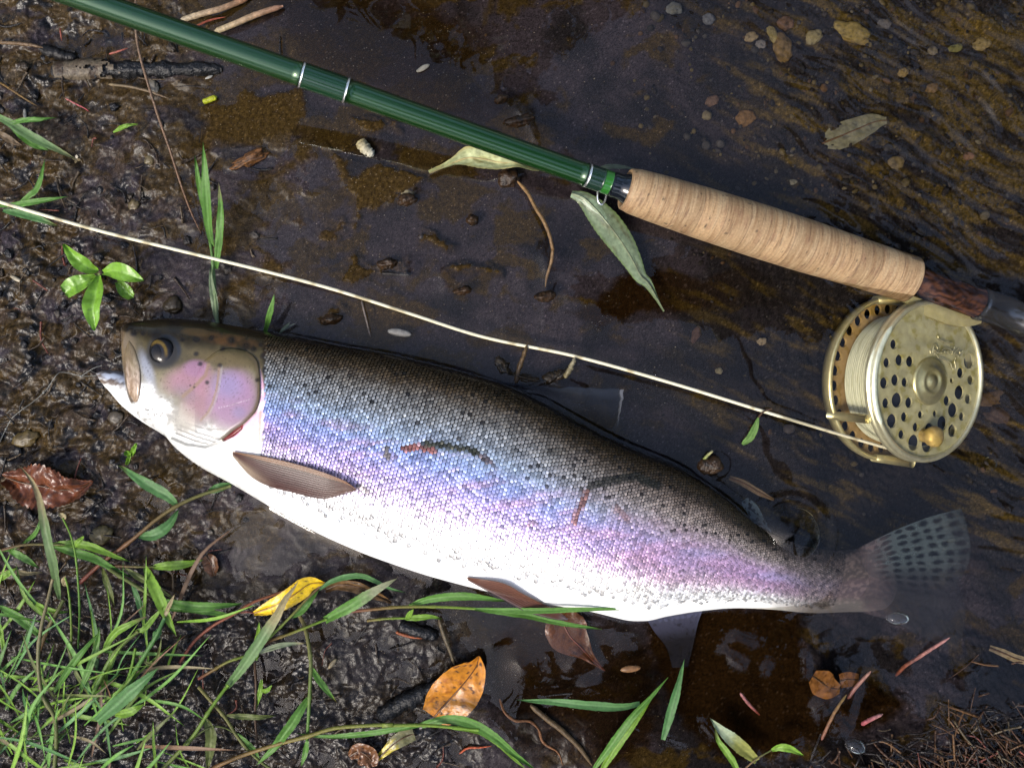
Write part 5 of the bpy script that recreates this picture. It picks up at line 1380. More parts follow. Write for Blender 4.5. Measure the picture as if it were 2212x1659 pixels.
def build_leaves():
    def cf(base, dark=None, seed=0, sc=1.0, veins=True, edgec=None, spots=None):
        base = np.array(base, float)
        def f(t, s):
            n_ = fbm(t * 6 * sc + seed, s * 2.2 * sc + seed, seed, 4)
            c = base * (1 + .25 * n_)[..., None]
            if dark is not None: c = mixc(c, dark, sstep(.12, .42, n_))
            if veins:
                vv = np.abs(((t * 9 - np.abs(s) * 1.6) % 1) - .5)
                c = mixc(c, base * .62, sstep(.09, .02, vv) * .5)
            if edgec is not None: c = mixc(c, edgec, sstep(.72, 1, np.abs(s)))
            if spots is not None: c = mixc(c, spots, sstep(.40, .5, noise(t * 16 + seed, s * 6, seed + 2)))
            return c
        return f
    # orange oval leaf
    leaf_strip([(938, 1548), (962, 1520), (1000, 1478), (1028, 1440), (1035, 1416)], [60, 88, 100, 98, 84, 52, 6], [.006, .008, .010, .009, .007], 'orange_leaf', 'oval orange leaf with wet shine lying on mud below the belly',
               colf=cf([.50, .19, .014], [.26, .08, .008], 3, spots=[.07, .03, .012]), fold=.0025, wav=.0015, seed=4, m=21, vein=(.12, .05, .015))
    # yellow willow leaf
    leaf_strip(Z4((445, 385), (560, 345), (690, 285), (800, 215), (905, 145), (1030, 135)), [8, 24, 33, 36, 38, 40, 26, 4], [.010, .012, .014, .014, .012, .010], 'yellow_leaf', 'narrow yellow leaf with brown specks under grass blades',
               colf=cf([.80, .53, .012], None, 7, veins=False, edgec=[.50, .33, .03], spots=[.16, .10, .02]), fold=.0012, wav=.0012, seed=8, m=13, edge=.05, stem=Z4((445, 385), (400, 375), (340, 380)), stemcol=RED, vein=(.36, .20, .03))
    # big pale willow leaf going under water
    leaf_strip(ZK((60, 670), (190, 720), (330, 850), (480, 1030), (620, 1220), (740, 1420), (830, 1590)) + Z5((2090, 330), (2150, 430), (2200, 520)), [14, 34, 50, 58, 58, 52, 42, 30, 18, 8, 2], [.002, .0015, .0005, -.0008, -.002, -.003, -.004, -.005, -.006], 'willow_leaf',
               'long pale green serrated leaf sinking below the cork front', colf=cf([.20, .27, .17], [.15, .17, .09], 11, veins=False, edgec=[.15, .22, .08]), fold=-.0015, wav=.0012, seed=12, edge=.05, n=80, vein=(.24, .28, .17))
    # curled willow leaf
    leaf_strip(Z2((640, 1152), (740, 1110), (820, 1075), (900, 1050), (1000, 1060), (1100, 1080), (1230, 1085), (1340, 1125), (1420, 1135)), [7, 9, 16, 40, 46, 40, 30, 22, 14, 3], [.004, .004, .004, .004, .003, .003, .003, .002, .001], 'curled_leaf',
               'curled pale green leaf floating under the rod near its cork', colf=cf([.40, .43, .22], [.30, .27, .10], 15, veins=False, edgec=[.42, .36, .14]), fold=.0035, wav=.0025, seed=16, edge=.05, n=60, vein=(.40, .33, .16))
    # brown crumpled leaf
    leaf_strip(ZA((30, 60), (120, 90), (230, 110), (340, 130), (440, 120), (515, 85)), [20, 52, 80, 88, 70, 52, 36, 8], [.010, .012, .012, .011, .010, .009], 'brown_leaf', 'crumpled wet red brown leaf at the left edge above the grass',
               colf=cf([.135, .042, .016], [.05, .018, .01], 19, sc=1.4), fold=.004, wav=.007, seed=20, m=25, n=60, edge=.16)
    # submerged pointed leaf
    leaf_strip(ZC((1400, 700), (1430, 780), (1470, 850), (1530, 910), (1600, 985), (1680, 1055)), [60, 90, 92, 60, 28, 12, 3], [-.002, -.001, -.001, -.001, -.001, -.002], 'drowned_leaf', 'pointed dark brown leaf under water below the small rear fin',
               colf=cf([.095, .035, .014], [.04, .016, .008], 23), fold=.001, wav=.002, seed=24, m=17, vein=(.15, .04, .02))
    leaf_strip(ZE((905, 1090), (960, 1130), (1010, 1160), (1075, 1170)), [30, 62, 56, 20], [-.004, -.004, -.004, -.004], 'drowned_leaf', 'blurred orange brown leaf piece lying deepest under dark water below the tail', colf=cf([.20, .085, .024], [.10, .04, .012], 27, veins=False), wav=.002, seed=28)
    leaf_strip(ZE((1075, 1120), (1130, 1110), (1190, 1115)), [30, 34, 26], [-.004, -.004, -.004], 'drowned_leaf', 'smaller orange brown leaf scrap under water touching a red twig', colf=cf([.13, .055, .018], [.07, .03, .01], 30, veins=False), wav=.001, seed=31)
    leaf_strip(Z4((1425, 1612), (1500, 1545), (1600, 1455), (1690, 1400), (1760, 1375)), [6, 14, 20, 30, 34, 30], [.004, .005, .006, .006, .005], 'rotting_leaf', 'half yellow half rotten leaf strip at the bottom under the runner', colf=lambda t, s: mixc([.42, .33, .02], [.12, .115, .05], sstep(.35, .65, t + .15 * noise(t * 8, s * 3, 3))), wav=.001, seed=34)
    leaf_strip(ZA((1130, 490), (1160, 530), (1180, 600)), [22, 34, 30, 12], [.003, .004, .003, .003], 'small_brown_leaf', 'small brown curled leaf on mud above the yellow leaf', colf=cf([.12, .055, .026], [.06, .025, .014], 37, veins=False), fold=.002, wav=.002, seed=38)
    leaf_strip(Z3((960, 890), (1060, 850), (1180, 800), (1290, 755), (1365, 745)), [20, 56, 60, 52, 42, 14], [-.030, -.029, -.028, -.028, -.028], 'sunken_leaf', 'long grey tan leaf on the stream bed above the cork handle', colf=cf([.13, .12, .075], [.08, .075, .05], 41, veins=False), wav=.002, seed=42)
    leaf_strip(ZE((2000, 915), (2080, 945), (2160, 980), (2240, 1000)), [12, 17, 18, 16], [-.008, -.008, -.009, -.009], 'straw_piece', 'tan straw drifting under water near the right edge', colf=cf([.24, .18, .10], None, 45, veins=False), wav=.0005, seed=46, cat='straw')
    leaf_strip(ZG((870, 470), (970, 510), (1090, 580), (1210, 640)), [10, 15, 14, 5], [-.014, -.012, -.010, -.008], 'sunken_straw', 'brown straw under water pointing at the round bubble by the tail', colf=cf([.11, .075, .04], None, 49, veins=False), wav=.0005, seed=50, cat='straw')
    # olive curved dead leaf behind the yellow one
    leaf_strip(Z4((1035, 190), (1150, 150), (1300, 170), (1450, 230), (1580, 290)), [10, 22, 26, 20, 6], [.003, .004, .004, .003, .002], 'brown_leaf', 'rolled brown leaf on the waterline between yellow leaf and belly', colf=cf([.15, .085, .035], [.05, .03, .015], 53, veins=False), fold=.003, wav=.002, seed=54)
    leaf_strip(Z4((1230, 1560), (1310, 1520), (1400, 1580), (1420, 1640)), [14, 40, 50, 20], [.006, .007, .007, .006], 'brown_leaf', 'torn orange brown leaf at the bottom beside the rotting strip', colf=cf([.15, .065, .025], [.05, .02, .01], 57), fold=.001, wav=.004, seed=58)

    # broad-leaved seedling
    def seedling(label, c, leaves, zc):
        root = empty('seedling', P(c[0], c[1], gz(*c)), label, 'plant')
        MB().add(tube([P(c[0] + 4, c[1] + 6, gz(*c) - .002), P(c[0] + 2, c[1] + 2, zc * .6), P(c[0], c[1], zc)], [.0013, .0012, .001], 8, col=(.17, .25, .06))).build('stem', M['blade'], root)
        for i, (pts, ws, z, tint) in enumerate(leaves):
            q = spline(pts, 30); t = np.linspace(0, 1, 30)
            p = PV(q[:, 0], q[:, 1], np.interp(t, np.linspace(0, 1, len(z)), z))
            hw = np.interp(t, np.linspace(0, 1, len(ws)), ws) * KPX * .5
            hw = np.convolve(np.pad(hw, 2, mode='edge'), np.ones(5) / 5, 'valid'); hw[-1] *= .3
            def cfn(t, s, tint=tint, i=i):
                c_ = np.array([.17, .36, .025]) * tint
                c_ = c_ * (1 + .15 * fbm(t * 5 + i, s * 2 + i, 70 + i, 3))[..., None]
                c_ = mixc(c_, np.array([.26, .46, .08]), np.exp(-(s / .10) ** 2) * .6)
                return mixc(c_, np.array([.06, .10, .02]), sstep(.38, .5, noise(t * 14 + i, s * 5, 75 + i)) * .6)
            MB().add(strip(p, hw, 11, fold=.0022, col=cfn, wav=.0016, seed=60 + i)).build('leaf', M['plant'], root)
    seedling('bright green five leaved seedling on mud left of the fish snout', (212, 594), [
        (ZM((655, 255), (600, 235), (530, 190), (470, 130), (430, 78)), [10, 26, 34, 26, 18, 4], [.018, .022, .026, .026, .024], 1.0), (ZM((640, 285), (560, 325), (490, 355), (435, 400)), [8, 26, 36, 38, 28], [.018, .021, .022, .020], 1.0),
        (ZM((665, 285), (640, 380), (618, 480), (625, 570), (635, 650)), [8, 34, 40, 36, 26, 4], [.019, .026, .030, .030, .028], 1.08), (ZM((690, 265), (760, 250), (840, 270), (900, 295), (960, 318)), [8, 34, 36, 26, 4], [.019, .024, .027, .028, .027], 1.0),
        (ZM((780, 325), (820, 365), (860, 405), (890, 430)), [8, 26, 28, 16], [.014, .016, .016, .015], .85)], .019)
    seedling('tiny two leaved seedling under the chin of the fish', (284, 976), [(ZM((870, 1480), (895, 1440), (915, 1395)), [8, 12, 4], [.012, .016, .018], .85), (ZM((868, 1480), (855, 1465), (836, 1450)), [8, 14, 6], [.012, .014, .014], .8), (ZM((848, 1540), (862, 1505), (870, 1470)), [6, 10, 8], [.006, .010, .012], .6)], .010)
    # little pale bud leaves at a blade tip
    root = empty('bud_cluster', P(165, 344, .006), 'cluster of tiny brown bud leaves at a blade tip', 'plant')
    for a in (.3, 1.8, 3.3, 4.8):
        p = np.array([P(165 + r_ * math.cos(a), 344 + r_ * math.sin(a), .007 + .001 * r_ / 10) for r_ in np.linspace(1, 10, 8)])
        MB().add(strip(p, np.interp(np.linspace(0, 1, 8), [0, .5, 1], [.0004, .0010, .0001]), 3, col=(.17, .13, .06))).build('leaf', M['plant'], root)
M['plant'] = pmat('seedling_leaf', rough=0.36, nscale=500, namp=0.15, bump=0.2, bscale=900)

def build_twigs():
    def twig(name, label, pts, w, z0=.002, z1=.002, arc=.0, c=BROWN, c2=None, cat='twig', group=None, bumpy=.3, taper=.6, mat='twig', abs_z=None, n=36):
        if name == 'red_root': w *= .62; taper = .2
        p = lift(pts, z0, z1, arc, n)
        if abs_z is not None: q = spline(pts, n); p = PV(q[:, 0], q[:, 1], np.linspace(abs_z[0], abs_z[1], n))
        c = np.array(c, float); c2 = c if c2 is None else np.array(c2, float)
        sd = int(abs(pts[0][0] * 7 + pts[0][1] * 3)) % 991
        tt_ = np.linspace(0, 1, n); r = w * KPX * .5 * np.interp(tt_, [0, .06, .5, .9, 1], [.45, .95, 1, .4 + .6 * taper, .35 * taper])
        nz = fbm(np.linspace(0, n * .3, n), np.zeros(n) + sd, sd, 3)
        o = MB().add(tube(p, r, 10, bumpy=bumpy, seed=sd, col=lambda t: np.clip((c * (1 - t) + c2 * t) * (1 + .5 * nz[int(t * (n - 1))]), 0, 1))).build(name, M[mat])
        tag(o, label, cat, group)
        return o
    # black waterlogged stick with a patch of bark
    root = empty('waterlogged_stick', P(130, 160, .004), 'black waterlogged stick with a scrap of tan bark lying left under the rod', 'stick')
    q = spline([(118, 160), (200, 153), (300, 152), (400, 152), (480, 150)], 90)
    t = np.linspace(0, 1, 90)
    p = PV(q[:, 0], q[:, 1], np.maximum(ground_final(q[:, 0], q[:, 1]), 0).mean() - .0012)
    V, F, _ = tube(p, (21 - 7 * t) * KPX * np.interp(t, [0, .02, .97, 1], [.8, 1, 1, .45]) * (1 + .12 * np.sin(t * 31) + .1 * fbm(t * 14, t * 0, 5, 3)), 28, bumpy=.35, seed=9)
    MB().add((V, F), (.011, .011, .012)).build('wood', M['twigw'], root)
    V, F, _ = tube(p[2:38], 25 * KPX * (1 + .04 * np.sin(t[2:38] * 40)), 40, cap=False, bumpy=.12, seed=12)
    V = V.reshape(36, 40, 3); tp = V[:, 3:19]
    cc = mixc([.135, .105, .068], [.052, .032, .018], sstep(.05, .35, fbm(np.arange(36)[:, None] / 6., np.arange(16)[None] / 4., 77, 3)))
    fc_ = [tuple(f) for f in gridfaces(36, 16)]
    hole = fbm((np.arange(35)[:, None] + 0 * np.arange(15)) / 5., (np.arange(15)[None] + 0 * np.arange(35)[:, None]) / 4., 79, 3).ravel() + np.repeat(np.linspace(-.5, .55, 35), 15)
    mk('bark_scrap', tp.reshape(-1, 3), [f for f, h in zip(fc_, hole) if h < .35], M['twig'], root, cc.reshape(-1, 3))
    twig('rotten_wood', 'short black lump of rotten wood above the waterlogged stick', ZN((400, 470), (500, 500), (620, 540), (740, 545)), 26, .000, .000, .001, (.012, .011, .011), bumpy=.6, taper=.5, cat='wood')
    twig('dark_stick', 'black stick on the bank pointing at the orange leaf', Z4((1470, 1235), (1650, 1130), (1800, 1060), (2000, 970)), 38, .000, .000, .002, (.009, .009, .010), bumpy=.5, taper=.8, cat='stick', mat='twigw')
    twig('dark_stick', 'wet black stick just below the grass sprig under the belly', Z4((1640, 485), (1760, 525), (1960, 580)), 26, .001, .001, .001, (.010, .010, .012), bumpy=.3, taper=.9, cat='stick', mat='twigw')
    (bx1, by1), = Z1((1665, 1055))
    V, F = stone(P(bx1, by1, gz(bx1, by1) + .001), (42 * KPX, 12 * KPX, .0028), .42, 901, .85, 3)
    nn = fbm(V[:, 0] * 900 - V[:, 1] * 300, V[:, 1] * 2600 + V[:, 0] * 1100, 903, 4)
    tag(mk('bark_chip', V, F, M['twig'], None, mixc([.24, .105, .032], [.035, .018, .010], sstep(-.05, .3, nn))), 'orange brown splintered bark chip in the mud left of the rod middle', 'bark')
    twig('dry_stem', 'long thin dry grass stem leaning under the rod down to mud', Z1((900, -10), (903, 210), (930, 370), (990, 580), (1060, 800), (1130, 1000), (1200, 1220), (1270, 1410), (1335, 1550)), 6, .030, .002, .002, (.19, .13, .085), (.17, .085, .04), cat='stem', bumpy=.15, n=60)
    twig('dry_stem', 'short pale dry stem crossing the long one beside the black stick', Z1((720, 562), (860, 578), (1000, 612), (1120, 655)), 6, .003, .004, .001, (.20, .15, .08), (.14, .09, .05), cat='stem', bumpy=.2)
    twig('reed_stub', 'upper pale reed stub with reddish tip behind the rod', Z1((1200, 138), (1320, 100), (1480, 55), (1660, -15)), 13, .003, .002, .002, (.50, .41, .26), (.34, .16, .08), cat='reed', group='reed stubs behind the rod', bumpy=.12, taper=.9)
    twig('reed_stub', 'lower pale reed stub with red patches just behind the rod', Z1((1425, 215), (1560, 160), (1700, 100), (1880, 42)), 13, .003, .003, .002, (.52, .42, .24), (.40, .20, .12), cat='reed', group='reed stubs behind the rod', bumpy=.15, taper=.85)
    twig('red_root', 'short red rootlet lying between the two reed stubs', Z1((1300, 178), (1400, 135), (1500, 115)), 7, .003, .002, 0, (.35, .09, .05), cat='root', bumpy=.3)
    twig('red_root', 'pink red rootlet above the black stick left of the dry stem', Z1((725, 362), (790, 342), (850, 322)), 7, .004, .004, .001, (.40, .12, .08), cat='root', bumpy=.4)
    twig('red_root', 'thin vertical red rootlet on brown sand in the upper left', Z1((400, 190), (405, 235), (410, 275)), 6, .003, .003, .001, (.28, .08, .05), cat='root')
    twig('red_root', 'slanting pink rootlet below the black stick', Z1((435, 655), (500, 690), (560, 720), (595, 745)), 6, .003, .003, .001, (.45, .17, .15), (.40, .05, .07), cat='root', bumpy=.4)
    twig('straw_twig', 'brown straw across the upper left corner above the black lump', Z1((-10, 285), (100, 290), (200, 300), (285, 318)), 8, .003, .004, .001, (.16, .10, .05), cat='straw')
    twig('straw_twig', 'thin rusty straw at the left edge below the black lump', Z1((-10, 545), (80, 600), (170, 660), (245, 705)), 5, .003, .003, .001, (.15, .085, .02), cat='straw')
    twig('leaf_stalk', 'thin brown leaf stalk curving down from a dark bead in the water', Z2((1225, 1205), (1290, 1280), (1350, 1390), (1400, 1470), (1440, 1570), (1460, 1659)) + Z5((1460, 100), (1450, 190), (1420, 290), (1410, 360)), 8, .008, .002, .006, (.26, .15, .055), (.15, .09, .04), cat='stalk', bumpy=.2, n=50)
    twig('leaf_stalk', 'dark slender stalk lying on submerged mud left of the fly line middle', Z5((325, 268), (400, 272), (520, 280)), 8, .000, .000, .0, (.022, .018, .015), cat='stalk')
    twig('leaf_stalk', 'pale thin stalk above the back of the fish', Z5((190, 450), (215, 550), (250, 690)), 4.5, .003, .001, .001, (.16, .13, .11), cat='stalk')
    twig('weed_stalk', 'yellowish bent weed stalk rising against the fly line above the back', Z5((1540, 960), (1570, 910), (1595, 860), (1605, 830)), 12, .001, .004, .001, (.20, .16, .07), (.28, .25, .16), cat='weed', bumpy=.7)
    twig('weed_stalk', 'brown weed stalk under the fly line near the dorsal fin', Z5((1215, 1000), (1235, 900), (1265, 820), (1290, 740)), 10, .001, .003, .001, (.06, .035, .018), (.13, .08, .03), cat='weed', bumpy=.7)
    for k, (lab, c_, rx, ry, an) in enumerate((('left clump of drowned brown weed by the dorsal fin', Z5((1130, 880)), 22, 13, -.9), ('right clump of drowned dark weed below the fly line', Z5((1470, 950)), 24, 14, .5), ('low fringe of drowned weed between the two clumps', Z5((1290, 960)), 30, 9, -.2))):
        (x_, y_), = c_
        V, F = stone(P(x_, y_, -.001), (rx * KPX, ry * KPX, .0035), an, 930 + k, .9, 3)
        tag(mk('water_weed', V, F, M['twigw'], None, mixc([.018, .012, .006], [.050, .030, .010], sstep(0, .3, fbm(V[:, 0] * 500, V[:, 1] * 500, 935 + k, 4)))), lab, 'weed')
    twig('red_twig', 'long pinkish twig slanting out of the water at the lower right', ZR((950, 585), (1040, 490), (1180, 400), (1320, 310), (1480, 210)), 8, .0, .006, .0, (.22, .065, .03), (.42, .20, .18), cat='twig', bumpy=.15, abs_z=(-.004, .006))
    twig('red_twig', 'pinkish twig touching the smaller drowned leaf scrap', ZR((480, 810), (540, 720), (620, 630), (705, 540)), 8, .0, .006, .0, (.18, .06, .05), (.36, .19, .14), cat='twig', bumpy=.15, abs_z=(-.001, .006))
    twig('red_twig', 'short crimson twig floating above the needle litter', ZR((610, 1065), (700, 1015), (820, 962)), 9, .003, .004, 0, (.45, .09, .10), (.42, .22, .20), cat='twig', bumpy=.25)
    twig('red_twig', 'red twig in dark water left of the drowned orange leaf', ZE((460, 1195), (510, 1260), (580, 1330)), 7, .0, .0, 0, (.40, .17, .16), (.22, .05, .03), cat='twig', bumpy=.2, abs_z=(.004, -.002))
    twig('straw_twig', 'tan straw standing up from the lower edge beside the drowned leaf', ZR((220, 1215), (280, 1080), (350, 940), (465, 770)), 7, .004, .006, .002, (.22, .08, .05), (.22, .15, .05), cat='straw')
    twig('rusty_stem', 'rusty brown stem bending along the lower bank beneath the flat blade', ZC((1220, 1270), (1330, 1360), (1430, 1440), (1530, 1540), (1600, 1640)), 12, .001, .001, 0, (.11, .07, .03), cat='stem', bumpy=.3)
    twig('brown_stalk', 'straight olive brown stalk left of the orange leaf', ZC((655, 740), (690, 850), (725, 940), (750, 1020)), 9, .004, .003, .001, (.10, .075, .04), cat='stalk', bumpy=.2)
    twig('orange_edge', 'wavy orange rim of a drowned leaf below the orange oval leaf', ZC((1030, 1230), (1060, 1310), (1130, 1365), (1220, 1370), (1270, 1420), (1300, 1500), (1390, 1560), (1420, 1640)), 6, .0, .0, 0, (.22, .09, .03), cat='leaf', bumpy=.8)
    twig('red_root', 'scarlet wriggling rootlet in the small pool at the bottom', ZC((780, 1570), (830, 1535), (900, 1530), (980, 1522)), 8, .001, .001, 0, (.45, .09, .03), cat='root', bumpy=.6)
    twig('red_root', 'orange red sliver on the debris under the belly', Z4((1610, 540), (1700, 570), (1830, 595)), 11, .002, .002, 0, (.30, .085, .03), cat='root', bumpy=.4)
    twig('green_grub', 'tiny bright yellow green bud on mud by the rod', Z1((1348, 680), (1390, 665), (1440, 645)), 12, .002, .002, .0, (.42, .46, .02), cat='bud', bumpy=.1, taper=.9)
    twig('seed_pod', 'straw coloured split seed pod on mud under the rod', Z2((180, 945), (215, 990), (270, 1035)), 24, .000, .000, .001, (.36, .29, .13), (.62, .60, .48), cat='seed pod', bumpy=.6)

    # litter that nobody could count
    r3 = np.random.default_rng(5)
    mb = MB()
    for i in range(620):
        if i >= 620: x, y = r3.uniform(960, 2000), r3.uniform(1390, 1680)
        elif i < 430: x, y = r3.uniform(-30, 640), r3.uniform(40, 1340)
        else: x, y = r3.uniform(330, 1450), r3.uniform(1280, 1690)
        kk = float(bank_mask(np.array([x]), np.array([y]))[0])
        if i < 620 and r3.random() > kk + .05: continue
        if not math.isnan(float(fish_z(*P(x, y)[:2])[0])): continue
        an = r3.uniform(0, 6.28); ln = r3.uniform(14, 70) if i < 620 else r3.uniform(5, 28)
        pts = [(x, y), (x + .5 * ln * math.cos(an) + r3.normal(0, 5), y + .5 * ln * math.sin(an) + r3.normal(0, 5)), (x + ln * math.cos(an), y + ln * math.sin(an))]
        p = lift(pts, r3.uniform(-.0003, .002), r3.uniform(-.0003, .002), .0, 8)
        cl = [(.012, .010, .009), (.045, .028, .015), (.11, .075, .04), (.20, .06, .04), (.022, .018, .018)][r3.choice(5, p=[.45, .26, .13, .05, .11])]
        mb.add(tube(p, r3.uniform(.6, 3.2) * KPX * np.linspace(1, .5, 8), 5, col=cl))
    tag(mb.build('twig_litter', M['twigw']), 'dark broken twigs and fibres strewn over the wet bank', 'litter', kind='stuff')
    mb = MB()
    for i in range(190):                 # lumps of mud and rotten bits
        x, y = (r3.uniform(-30, 600), r3.uniform(60, 1250)) if i < 200 else (r3.uniform(250, 1300), r3.uniform(1320, 1690))
        if r3.random() > float(bank_mask(np.array([x]), np.array([y]))[0]) + .03: continue
        if not math.isnan(float(fish_z(*P(x, y)[:2])[0])): continue
        s_ = r3.uniform(3, 9) * KPX
        cl = [(.012, .011, .012), (.026, .02, .016), (.05, .035, .02), (.085, .07, .055)][r3.choice(4, p=[.5, .25, .15, .1])]
        mb.add(stone(P(x, y, max(gz(x, y), -.001) + .15 * s_), (s_ * 1.3, s_, s_ * .55), r3.uniform(0, 3), i, .7, 2), cl)
    tag(mb.build('mud_crumbs', M['twigw']), 'black and brown crumbs of rotten matter on the bank', 'litter', kind='stuff')
    mb = MB()
    for i in range(430):                 # needles bottom right
        x = 2230 - abs(r3.normal(0, 210)); y = 1685 - abs(r3.normal(0, 48)) * (1 + .6 * (x > 2020))
        if x < 1560: continue
        an = r3.normal(.75, .7); ln = r3.uniform(20, 90)
        p = lift([(x, y), (x + .5 * ln * math.cos(an), y + .5 * ln * math.sin(an) + r3.normal(0, 4)), (x + ln * math.cos(an), y + ln * math.sin(an))], r3.uniform(-.001, .005), r3.uniform(-.001, .006), r3.uniform(0, .003), 7)
        cl = [(.018, .012, .009), (.075, .035, .016), (.15, .075, .028), (.22, .07, .05), (.12, .09, .05)][r3.choice(5, p=[.48, .26, .14, .05, .07])]
        mb.add(tube(p, r3.uniform(.9, 2.6) * KPX, 5, col=cl))
    tag(mb.build('needle_litter', M['twigw']), 'tangle of rusty needles and thin stems washed up in the lower right corner', 'litter', kind='stuff')
M['twigw'] = pmat('wet_black_twig', rough=0.30, spec=.28, nscale=600, namp=0.45, bump=0.9, bscale=700, dist=.001, rvar=.12)

def build_stones():
    peb = [  # grid x, y, size, colour, words
        (Z3((1145, 195)), 42, 22, (.30, .22, .075), 'largest ochre pebble on the bed near the top edge', -.30), (Z3((1150, 235)), 36, 12, (.26, .18, .06), 'flat ochre pebble touching the underside of the largest one', -.3), (Z3((912, 232)), 20, 15, (.28, .23, .12), 'pale oval pebble left of the largest ochre pebble', .7),
        (Z3((720, 300)), 22, 32, (.19, .125, .055), 'tall brown streaked pebble on the bed at the top', .1), (Z3((660, 215)), 10, 22, (.24, .19, .08), 'narrow yellowish pebble beside the tall brown one', .4), (Z3((525, 230)), 16, 11, (.28, .21, .12), 'small tan pebble left of the narrow yellowish one', .3),
        (Z3((740, 145)), 18, 16, (.16, .095, .06), 'reddish brown pebble above the tall brown one', 0), (Z3((1945, 280)), 22, 16, (.29, .21, .085), 'angular yellow pebble near the top right', .4), (Z3((1790, 300)), 18, 9, (.22, .20, .075), 'olive pebble left of the angular yellow one', .2),
        (Z3((1650, 315)), 11, 10, (.25, .20, .13), 'grey buff pebble between brown ripples on the right', .0), (Z3((262, 120)), 14, 13, (.14, .14, .15), 'round blue grey pebble in the top left of the gravel', 0), (Z3((50, 55)), 18, 15, (.14, .14, .13), 'dim grey pebble at the top edge', 0), (Z3((585, 275)), 12, 10, (.20, .18, .17), 'pale grey pebble beside the small tan one', 0),
        (Z3((285, 625)), 16, 12, (.16, .10, .07), 'brown pebble by a white shell fragment', .6), (Z3((490, 730)), 22, 18, (.20, .115, .05), 'rusty orange pebble in dark silt above the cork', .3), (Z3((1420, 1005)), 18, 15, (.22, .16, .075), 'ochre round pebble in the middle ripples', 0), (Z3((1465, 450)), 12, 10, (.29, .20, .08), 'bright amber pebble right of centre in the gravel', .4),
        (Z3((1645, 545)), 15, 12, (.21, .13, .055), 'brown orange pebble under the right ripples', .2), (Z3((1350, 150)), 16, 12, (.15, .13, .115), 'dull grey pebble right of the largest ochre pebble', 0), (Z3((775, 1128)), 13, 6, (.34, .30, .20), 'white oblong pebble above the cork handle', .15), (Z3((1800, 30)), 16, 7, (.30, .28, .20), 'whitish sliver pebble at the top right edge', .5),
        (Z3((1870, 965)), 12, 9, (.24, .13, .07), 'pinkish pebble between the right ripples', 0), (Z6((592, 670)), 11, 8, (.34, .26, .16), 'cream pebble on dark mud left of the reel', .1), (Z6((328, 852)), 8, 7, (.32, .27, .16), 'tiny cream pebble below the cream one', 0), (Z6((185, 625)), 9, 20, (.10, .06, .045), 'drowned reddish pebble left of the cream one', -.4),
        (Z6((2140, 1010)), 100, 22, (.12, .075, .04), 'big flat brown stone on the bed right of the reel', .1), (Z6((2110, 1140)), 60, 24, (.085, .055, .04), 'brown stone below the big flat one', -.2),
        (Z2((490, 1305)), 17, 16, (.36, .30, .17), 'small cream pebble on mud under the rod', 0), (Z1((1022, 580)), 12, 17, (.20, .18, .14), 'grey angular pebble under the black stick', .3), (Z1((990, 1065)), 11, 10, (.20, .155, .075), 'ochre pebble beside the dry stem', 0), (Z1((890, 1365)), 13, 12, (.20, .15, .07), 'ochre pebble on mud above the fly line', .2),
        (ZM((170, 1365)), 30, 17, (.15, .105, .035), 'mossy ochre stone at the left edge below the leader', .3), (ZA((560, 375)), 24, 20, (.17, .135, .055), 'yellowish stone in mud right of the brown crumpled leaf', .2), (ZM((770, 1225)), 17, 14, (.13, .105, .075), 'grey brown stone in mud under the chin of the fish', .1), (ZM((1150, 480)), 22, 18, (.05, .034, .015), 'dark brown wet lump above the back of the head', .2),
        (ZA((110, 520)), 13, 12, (.17, .14, .11), 'pale buff stone near the left edge of the grass', 0)]
    for i, (c, a, b, col, lab, an) in enumerate(peb):
        (x, y), = c
        g = gz(x, y); h = min(a, b) * KPX * .55
        V, F = stone(P(x, y, g + h * .25), (a * KPX, b * KPX, h), an, 300 + i, .35, 3)
        n_ = fbm(V[:, 0] * 300, V[:, 1] * 300, 510 + i, 4)
        cc = mixc(np.array(col), np.array(col) * .5, sstep(.1, .4, n_))
        tag(mk('pebble', V, F, M['stone'], None, cc), lab, 'pebble', 'pebbles in mud and stream bed')
    r4 = np.random.default_rng(17)
    mb = MB()
    for i in range(2600):
        x = r4.uniform(1380, 2260) if i < 2000 else r4.uniform(900, 1500); y = r4.uniform(-30, 560) if r4.random() < .75 else r4.uniform(500, 1250)
        if r4.random() > sstep(1300, 1900, x + .4 * (400 - y)) * .9 + .06: continue
        a = (r4.gamma(2.0, 1.5) + 1.2) * KPX; b = a * r4.uniform(.5, 1)
        cl = np.array([(.12, .105, .095), (.20, .15, .07), (.085, .07, .062), (.26, .21, .13), (.17, .10, .055), (.05, .045, .045)][r4.choice(6, p=[.22, .18, .26, .08, .14, .12])])
        mb.add(stone(P(x, y, gz(x, y) + b * .2), (a, b, b * .6), r4.uniform(0, 3.1), i, .35, 1), tuple(cl * r4.uniform(.25, .75)))
    tag(mb.build('gravel', M['stone']), 'fine mixed gravel scattered over the stream bed', 'gravel', kind='stuff')
    mb = MB()
    V0, F0 = ICO[0]
    for i in range(8500):
        x, y = r4.uniform(-30, 1500), r4.uniform(-30, 1690)
        if x < 620 and r4.random() < .35: continue
        if x > 1100 and r4.random() < .6: continue
        wq = P(x, y)
        s_ = r4.uniform(.5, 1.6) * KPX
        cl = np.array([(.20, .16, .10), (.11, .09, .075), (.26, .22, .17), (.15, .10, .045)][r4.integers(4)]) * r4.uniform(.5, 1.7)
        mb.V.append(V0 * s_ * np.array([1, .8, .6]) + np.array([wq[0], wq[1], 0])); mb.F += [tuple(int(k) + mb.n for k in f) for f in F0]; mb.C.append(np.broadcast_to(cl, (12, 3))); mb.n += 12
